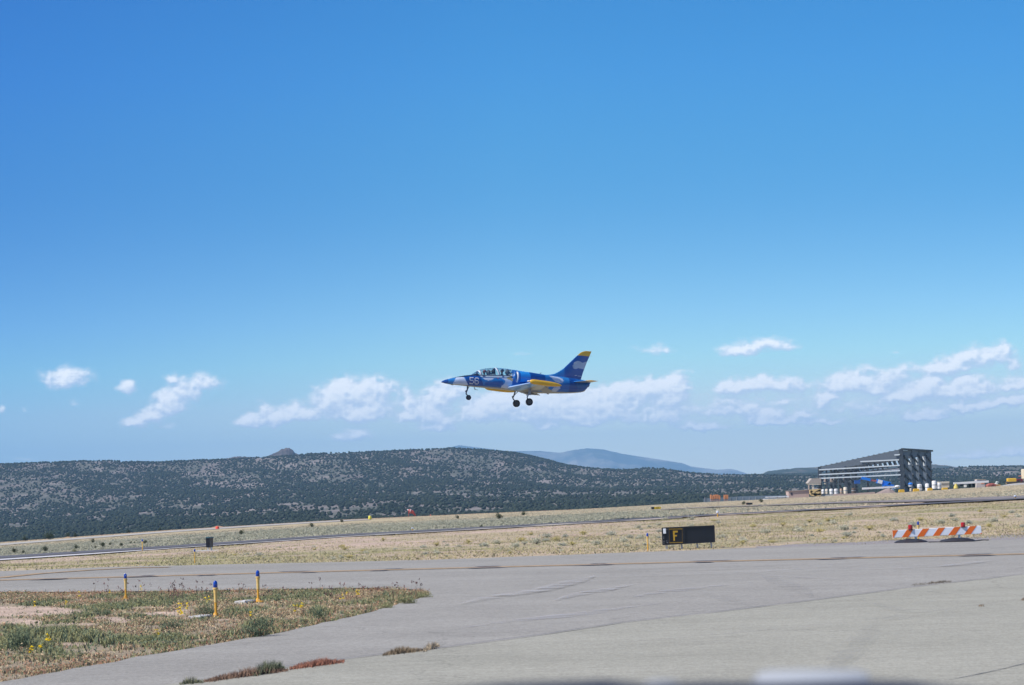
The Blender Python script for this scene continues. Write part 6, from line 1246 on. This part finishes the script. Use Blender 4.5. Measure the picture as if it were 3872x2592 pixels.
# long white beam held in front, pale machine beside it
Y1 = YS; mb = MB(); mb.bar(at(*Z5(1330, 180), Y1), at(*Z5(2110, 140), Y1), .5, .55); o = mb.build('white_beam', M_WHITE, None, loc=tuple(at(*Z5(1700, 165), Y1))); tag(o, 'long thin white beam lying across the hangar front', 'beam', 'long white beams')
mb = MB(); mb.bar(at(*Z2(750, 412), Y1), at(*Z2(1545, 368), Y1), .5, .6); o = mb.build('white_beam', M_WHITE, None, loc=tuple(at(*Z2(1100, 395), Y1))); tag(o, 'long thin white beam right of the hangar, ending behind the pale cube', 'beam', 'long white beams')
for s, (nm, Zf, q, lab) in enumerate([('a', Z3, (740, 930, 410, 500), 'pale tarpaulin covered generator near the tall hangar corner'), ('b', Z3, (610, 745, 530, 620), 'small pale blue tarpaulin heap on the dirt mound')]):
    a, b = at(*Zf(q[0], q[2]), YS + 1), at(*Zf(q[1], q[3]), YS + 1); c = (a + b) / 2; e = empty('covered_load', (c[0], c[1], b[2]), lab, 'covered load', 'tarpaulin covered loads'); mb = MB(); mb.blob(c, ((b[0] - a[0]) / 2, .9, (a[2] - b[2]) / 2), 2, .10, seed=s); mb.build('tarpaulin', M_WHITE if s == 0 else pm('tarp_blue', (.50, .60, .66), .6), e)
    mb = MB(); mb.box((c[0], c[1] + .3, b[2] + .1), (abs(b[0] - a[0]) * .9, 1, .6)); mb.build('skirt', pm('tarp_skirt', (.30, .42, .55), .6), e)
# small blue topped cab
Y1 = YS + 2; e = empty('blue_cab', tuple(at(*Z3(1290, 560), Y1)), 'small cab with a bright blue roof under the hangar side', 'cab'); mb = MB(); mb.blob(at(*Z3(1288, 368), Y1), (.72, .7, .42), 2, 0); mb.build('roof', M_BL, e, smooth=True)
mb = MB(); mb.box(at(*Z3(1275, 420), Y1), (.8, .7, .7)); mb.build('body', M_WHITE, e); mb = MB(); mb.bar(at(*Z3(1290, 440), Y1), at(*Z3(1300, 600), Y1), .35); mb.build('mast', M_STEEL, e)
# pale cube with orange mark
Y1 = YS + 1; e = empty('plastered_cube', tuple(at(*Z2(1370, 520), Y1)), 'pale upright block with a thin tan roof and a faded orange mark', 'block'); mb = MB(); quadbox(mb, px_quad([Z2(1272, 332), Z2(1452, 330), Z2(1465, 510), Z2(1262, 520)], Y1), 3); mb.build('wall', pm('plaster_pale', (.58, .53, .52), .85), e)
mb = MB(); quadbox(mb, px_quad([Z2(1285, 318), Z2(1485, 320), Z2(1480, 332), Z2(1280, 332)], Y1 - .2), 3.4); mb.build('roof', pm('thin_roof_tan', (.42, .33, .24), .8), e); mb = MB(); quadbox(mb, px_quad([Z2(1370, 385), Z2(1448, 385), Z2(1448, 420), Z2(1370, 425)], Y1 - .06), .1); mb.build('orange_mark', pm('mark_orange', (.65, .30, .20), .7), e)
# dark machinery in front of the beam
Y1 = YS + 3; e = empty('dark_machine', tuple(at(*Z2(1010, 480), Y1)), 'dark machinery under the right white beam', 'machine')
for x, y, w, h in [(880, 430, 1.8, 1.2), (1010, 445, 2.6, 1.5), (1150, 430, 1.6, 1.8), (1215, 450, 1.2, 1.3)]: mb = MB(); mb.box(at(*Z2(x, y), Y1), (w * 1.3, 1.5, h)); mb.build('unit', pm('machine_dark', (.06, .085, .09), .6), e, bevel=.08)
mb = MB(); mb.box(at(*Z2(1015, 470), Y1 - 1), (.7, .5, .7)); mb.build('pale_box', M_WHITE, e)
# yellow portable marker with green foot
Y1 = YS - 2; e = empty('channeliser', tuple(at(*Z2(805, 580), Y1)), 'yellow upright marker on a green foot right of the containers', 'marker'); mb = MB(); c = at(*Z2(808, 525), Y1); mb.lathe(tuple(c), [(.75, 0), (.6, .6), (.4, 1.0), (.35, 1.35), (.1, 1.4)], 12); mb.build('body', pm('marker_dull_yellow', (.60, .48, .10), .6), e, smooth=True)
mb = MB(); mb.box(at(*Z2(800, 562), Y1), (.9, .8, .55)); mb.build('foot', pm('foot_green', (.04, .38, .24), .6), e)
# excavator, red hopper, silo, low wall
Y1 = YS + 4; e = empty('excavator', tuple(at(*Z2(2060, 410), Y1)), 'yellow excavator on the rubble heap near the right border', 'excavator')
mb = MB(); mb.box(at(*Z2(2060, 345), Y1), (2.6, 2, 1.3), rx=0); mb.build('body', M_SITEY, e, bevel=.15); mb = MB(); mb.box(at(*Z2(2040, 310), Y1), (1.5, 1.4, 1.2)); mb.build('cab', pm('cab_dark', (.05, .06, .07), .3), e, bevel=.1)
mb = MB(); mb.bar(at(*Z2(2150, 320), Y1), at(*Z2(2070, 335), Y1), .5); mb.bar(at(*Z2(2020, 350), Y1), at(*Z2(1965, 395), Y1), .5); mb.build('arm', M_SITEY, e); mb = MB(); mb.box(at(*Z2(2060, 390), Y1), (3.2, 2.2, .7)); mb.build('track', pm('track_dark', (.06, .05, .045), .8), e, bevel=.2); mb = MB(); mb.box(at(*Z2(1968, 400), Y1), (.8, 1, .6)); mb.build('bucket', pm('bucket', (.45, .30, .12), .6), e)
e = empty('red_hopper', tuple(at(*Z2(2290, 410), Y1)), 'dark red hopper under the cream silo at the right border', 'hopper'); mb = MB(); mb.prism([at(*Z2(*q), Y1) for q in [(2190, 310), (2420, 300), (2420, 410), (2310, 415), (2290, 360), (2195, 370)]], (0, 3, 0)); mb.build('body', pm('hopper_red', (.24, .02, .035), .5), e); mb = MB(); mb.bar(at(*Z2(2215, 248), Y1), at(*Z2(2400, 228), Y1), .25); mb.build('boom', pm('boom_salmon', (.55, .20, .16), .6), e)
mb = MB()
mb.box(at(*Z2(2240, 350), Y1 - .3), (.8, .4, .6)); mb.build('hatch', pm('hatch_dark', (.05, .02, .03), .6), e)
e = empty('silo', tuple(at(*Z2(2380, 420), Y1)), 'tall cream silo cut by the right border', 'silo'); c = at(*Z2(2390, 300), Y1); h = at(*Z2(2390, 88), Y1)[2] - c[2]; w = 1.55 * 0 + (at(*Z2(2390, 300), Y1)[0] - at(*Z2(2286, 300), Y1)[0]); mb = MB(); mb.lathe(tuple(c), [(w * .5, -.9), (w * .9, -.1), (w, 0), (w * 1.04, h * .93), (w * .8, h)], 18); mb.build('shell', pm('silo_cream', (.66, .57, .40), .7), e, smooth=True)
for s in (-1, 1): mb = MB(); mb.bar((c[0] + s * w * .7, c[1], c[2] - 2.2), (c[0] + s * w * .7, c[1], c[2]), .3); mb.build('leg', M_STEEL, e)
def lump(name, pts, Y, depth, mat, label, cat, seed, kind=None):
    """a heap: ridge line traced as (u, v top, v base)"""
    r = random.Random(seed); V = []; n = len(pts); us = np.linspace(pts[0][0], pts[-1][0], 40); P = np.array(pts, float); secs = []
    for u in us:
        vt, vb = np.interp(u, P[:, 0], P[:, 1]), np.interp(u, P[:, 0], P[:, 2]); t = at(u, vt, Y + depth / 2); b = at(u, vb, Y); b2 = b + np.array([0, depth, 0]); j = r.uniform(-.1, .1)
        secs.append([b - [0, 0, .3], b * .45 + t * .55 + [0, j - depth * .1, j], t, b2 * .5 + t * .5 + [0, depth * .1, 0], b2 - [0, 0, .3]])
    mb = MB(); mb.loft(secs); o = mb.build(name, mat, None, loc=tuple(at(P[n // 2][0], P[n // 2][2], Y)), smooth=True); return tag(o, label, cat, kind=kind)
lump('dirt_mound', [(3300, 1872, 1878), (3320, 1862, 1878), (3345, 1851, 1878), (3362, 1846, 1877), (3378, 1856, 1876), (3395, 1868, 1874), (3410, 1870, 1873)], YS - 4, 6, pm('dirt_mauve', (.27, .21, .185), .95, var=.25, scale=.6), 'brown dirt mound in front of the hangar', 'mound', 3)
lump('rubble_heap', [(3690, 1846, 1852), (3740, 1842, 1848), (3780, 1838, 1846), (3815, 1831, 1844), (3850, 1827, 1842), (3900, 1825, 1840), (3960, 1824, 1838)], YS - 4, 8, pm('rubble', (.36, .34, .31), .95, var=.2, scale=.5), 'grey rubble heap under the excavator', 'mound', 4)
lump('rubble_heap', [(3590, 1850, 1857), (3630, 1848, 1856), (3690, 1845, 1852), (3720, 1843, 1850)], YS - 4.5, 5, pm('rubble_pink', (.40, .31, .27), .95, var=.2, scale=.5), 'low pinkish rubble strip right of the yellow barriers', 'mound', 5)
lump('road_mound', [(780, 2004, 2006), (800, 1995, 2003), (822, 1989, 2001), (840, 1991, 2000), (862, 1999, 2001)], float(hit(820, 1996, 100, 715)[1]) - 4, 4, pm('dirt_orange', (.34, .21, .12), .95, var=.25, scale=.6), 'small orange-brown dirt mound behind the red-orange marker', 'mound', 6)
lump('road_mound', [(240, 2034, 2037), (256, 2030, 2036), (275, 2032, 2035), (290, 2033, 2034)], float(hit(256, 2034, 100, 715)[1]) - 3, 4, pm('dirt_orange', (.34, .21, .12), .95), 'low orange-brown dirt mound behind the gravel road on the left', 'mound', 7)
for i, (q, m_, lab) in enumerate([([(300, 335), (640, 322), (640, 350), (330, 385)], pm('wall_grey', (.42, .42, .40), .9), 'low grey concrete wall at the left foot of the hangar'), ([(640, 312), (1050, 300), (1640, 262), (1640, 300), (1200, 360), (640, 375)], M_PINK, 'low pink block wall running along the hangar front')]):
    mb = MB(); P = [at(*Z5(*k), YS - 1) for k in q]; mb.prism(P, (0, .8, 0)); o = mb.build('low_wall', m_, None, loc=tuple(P[0])); tag(o, lab, 'wall', 'low walls at the hangar foot')
# scrap in red and rust right of the pale cube
e = empty('scrap_pile', tuple(at(*Z2(1640, 485), YS)), 'rust red and ochre scrap right of the pale block', 'scrap')
for j, (x, y, w, h, c) in enumerate([(1590, 460, 2.2, 1.0, (.32, .09, .07)), (1690, 470, 2.4, .8, (.42, .24, .08)), (1715, 430, .8, .6, (.55, .55, .5)), (1735, 385, .7, .4, (.5, .55, .5)), (1560, 470, .9, .8, (.40, .12, .12))]):
    mb = MB(); mb.blob(at(*Z2(x, y), YS + j * .4), (w * .7, .8, h * .7), 2, .18, seed=j); mb.build('piece', pm('scrap_%d' % j, c, .8), e)
# trees behind the site
sm = bush_mesh('site_tree', 95, 1200, (.035, .055, .035), (.09, .12, .08), (.14, .19, .15), flat=1.0, leaf=.07)
for i, (a, b, w, lab) in enumerate([(1010, 385, 150, 'pale green tree mass behind the right white beam'), (800, 390, 45, 'small dark tree left of the pale green mass'), (1190, 380, 60, 'dark tree between the green mass and the pale block'), (1780, 400, 120, 'dark green tree left of the excavator')]):
    c = at(*Z2(a, b + 35), YS + 20); s = w / 2 / 5.977 / F * c[1]; put(sm, 'site_tree', tuple(c), (s * 1.3, s, s * .62 if i in (0, 3) else s), i, lab, 'tree', 'trees behind the building site')

# ------------------------------------------------------------------ out of focus vehicle roof right in front of the camera
ve = empty('parked_vehicle', (.15, 3.3, 0), 'blurred dark vehicle roof with pale patches at the bottom edge of the picture', 'vehicle')
M_VD = pm('vehicle_dark', (.05, .052, .06), .35, coat=.4, var=.05); VY = 2.5
def roofsec(pts, y0, y1, th):
    mb = MB(); top = [at(u, v, VY) for u, v in pts]; secs = []
    for t in top: secs.append([(t[0], y0, t[2] - .03), (t[0], y0 + .05, t[2]), (t[0], y1 - .05, t[2] - (y1 - y0) * .12), (t[0], y1, t[2] - (y1 - y0) * .12 - .03), (t[0], y1, t[2] - th), (t[0], y0, t[2] - th)])
    mb.loft(secs); return mb
pts = [(-200, 3050), (0, 2900), (500, 2760), (1300, 2670), (1760, 2612), (1900, 2600), (2150, 2592), (2300, 2586), (2450, 2602), (2700, 2594), (2950, 2598), (3300, 2588), (3480, 2592), (3620, 2612), (4100, 2650), (4800, 2800), (5300, 3050)]
roofsec(pts, VY, VY + 1.5, .34).build('roof', M_VD, ve, smooth=True)
for a, b, v in [(2890, 3320, 2553), (2440, 2600, 2592)]:
    mb = roofsec([(a, v + 16), (a + 35, v + 2), ((a + b) / 2, v), (b - 35, v + 2), (b, v + 16)], VY + .02, VY + .30, .05); mb.build('pale_patch', pm('pale_patch_grey', (.36, .38, .40), .7, var=.05), ve, smooth=True)  # two raised pale grey patches on the roof
c = at(2550, 2600, VY); zr0 = float(c[2])
mb = MB(); mb.box((c[0], VY + .78, zr0 - .50), (1.30, 1.4, .5)); mb.build('windows', pm('window_glass_dark', (.03, .035, .04), .1), ve)
mb = MB(); mb.box((c[0], VY + .75, (zr0 - .75 + .38) / 2), (1.62, 1.7, zr0 - .75 - .38)); mb.box((c[0], VY + 2.2, .75), (1.55, 1.3, .72)); mb.build('body', M_VD, ve, bevel=.06)
for sx in (-1, 1):
    for sy in (.2, 2.3):
        q = Vector((c[0] + sx * .74, VY + sy, .35)); mb = MB(); mb.tube([q - Vector((.10, 0, 0)), q + Vector((.10, 0, 0))], .35, 20); mb.build('wheel', pm('tyre_rubber', (.018, .020, .028), .8), ve)

# ------------------------------------------------------------------ air
def haze():
    m = bpy.data.materials.new('haze'); m.use_nodes = True; t = m.node_tree; t.nodes.clear(); out = N(t, 'ShaderNodeOutputMaterial'); v = N(t, 'ShaderNodeVolumePrincipled')
    v.inputs['Color'].default_value = (.40, .70, 1.0, 1); v.inputs['Density'].default_value = 4.9e-5; v.inputs['Density Attribute'].default_value = ''; v.inputs['Anisotropy'].default_value = 0.0
    t.links.new(v.outputs[0], out.inputs['Volume'])
    mb = MB(); mb.box((0, 13000, 215), (30000, 31500, 760)); o = mb.build('haze', m); tag(o, kind='stuff'); m.cycles.homogeneous_volume = True
haze()
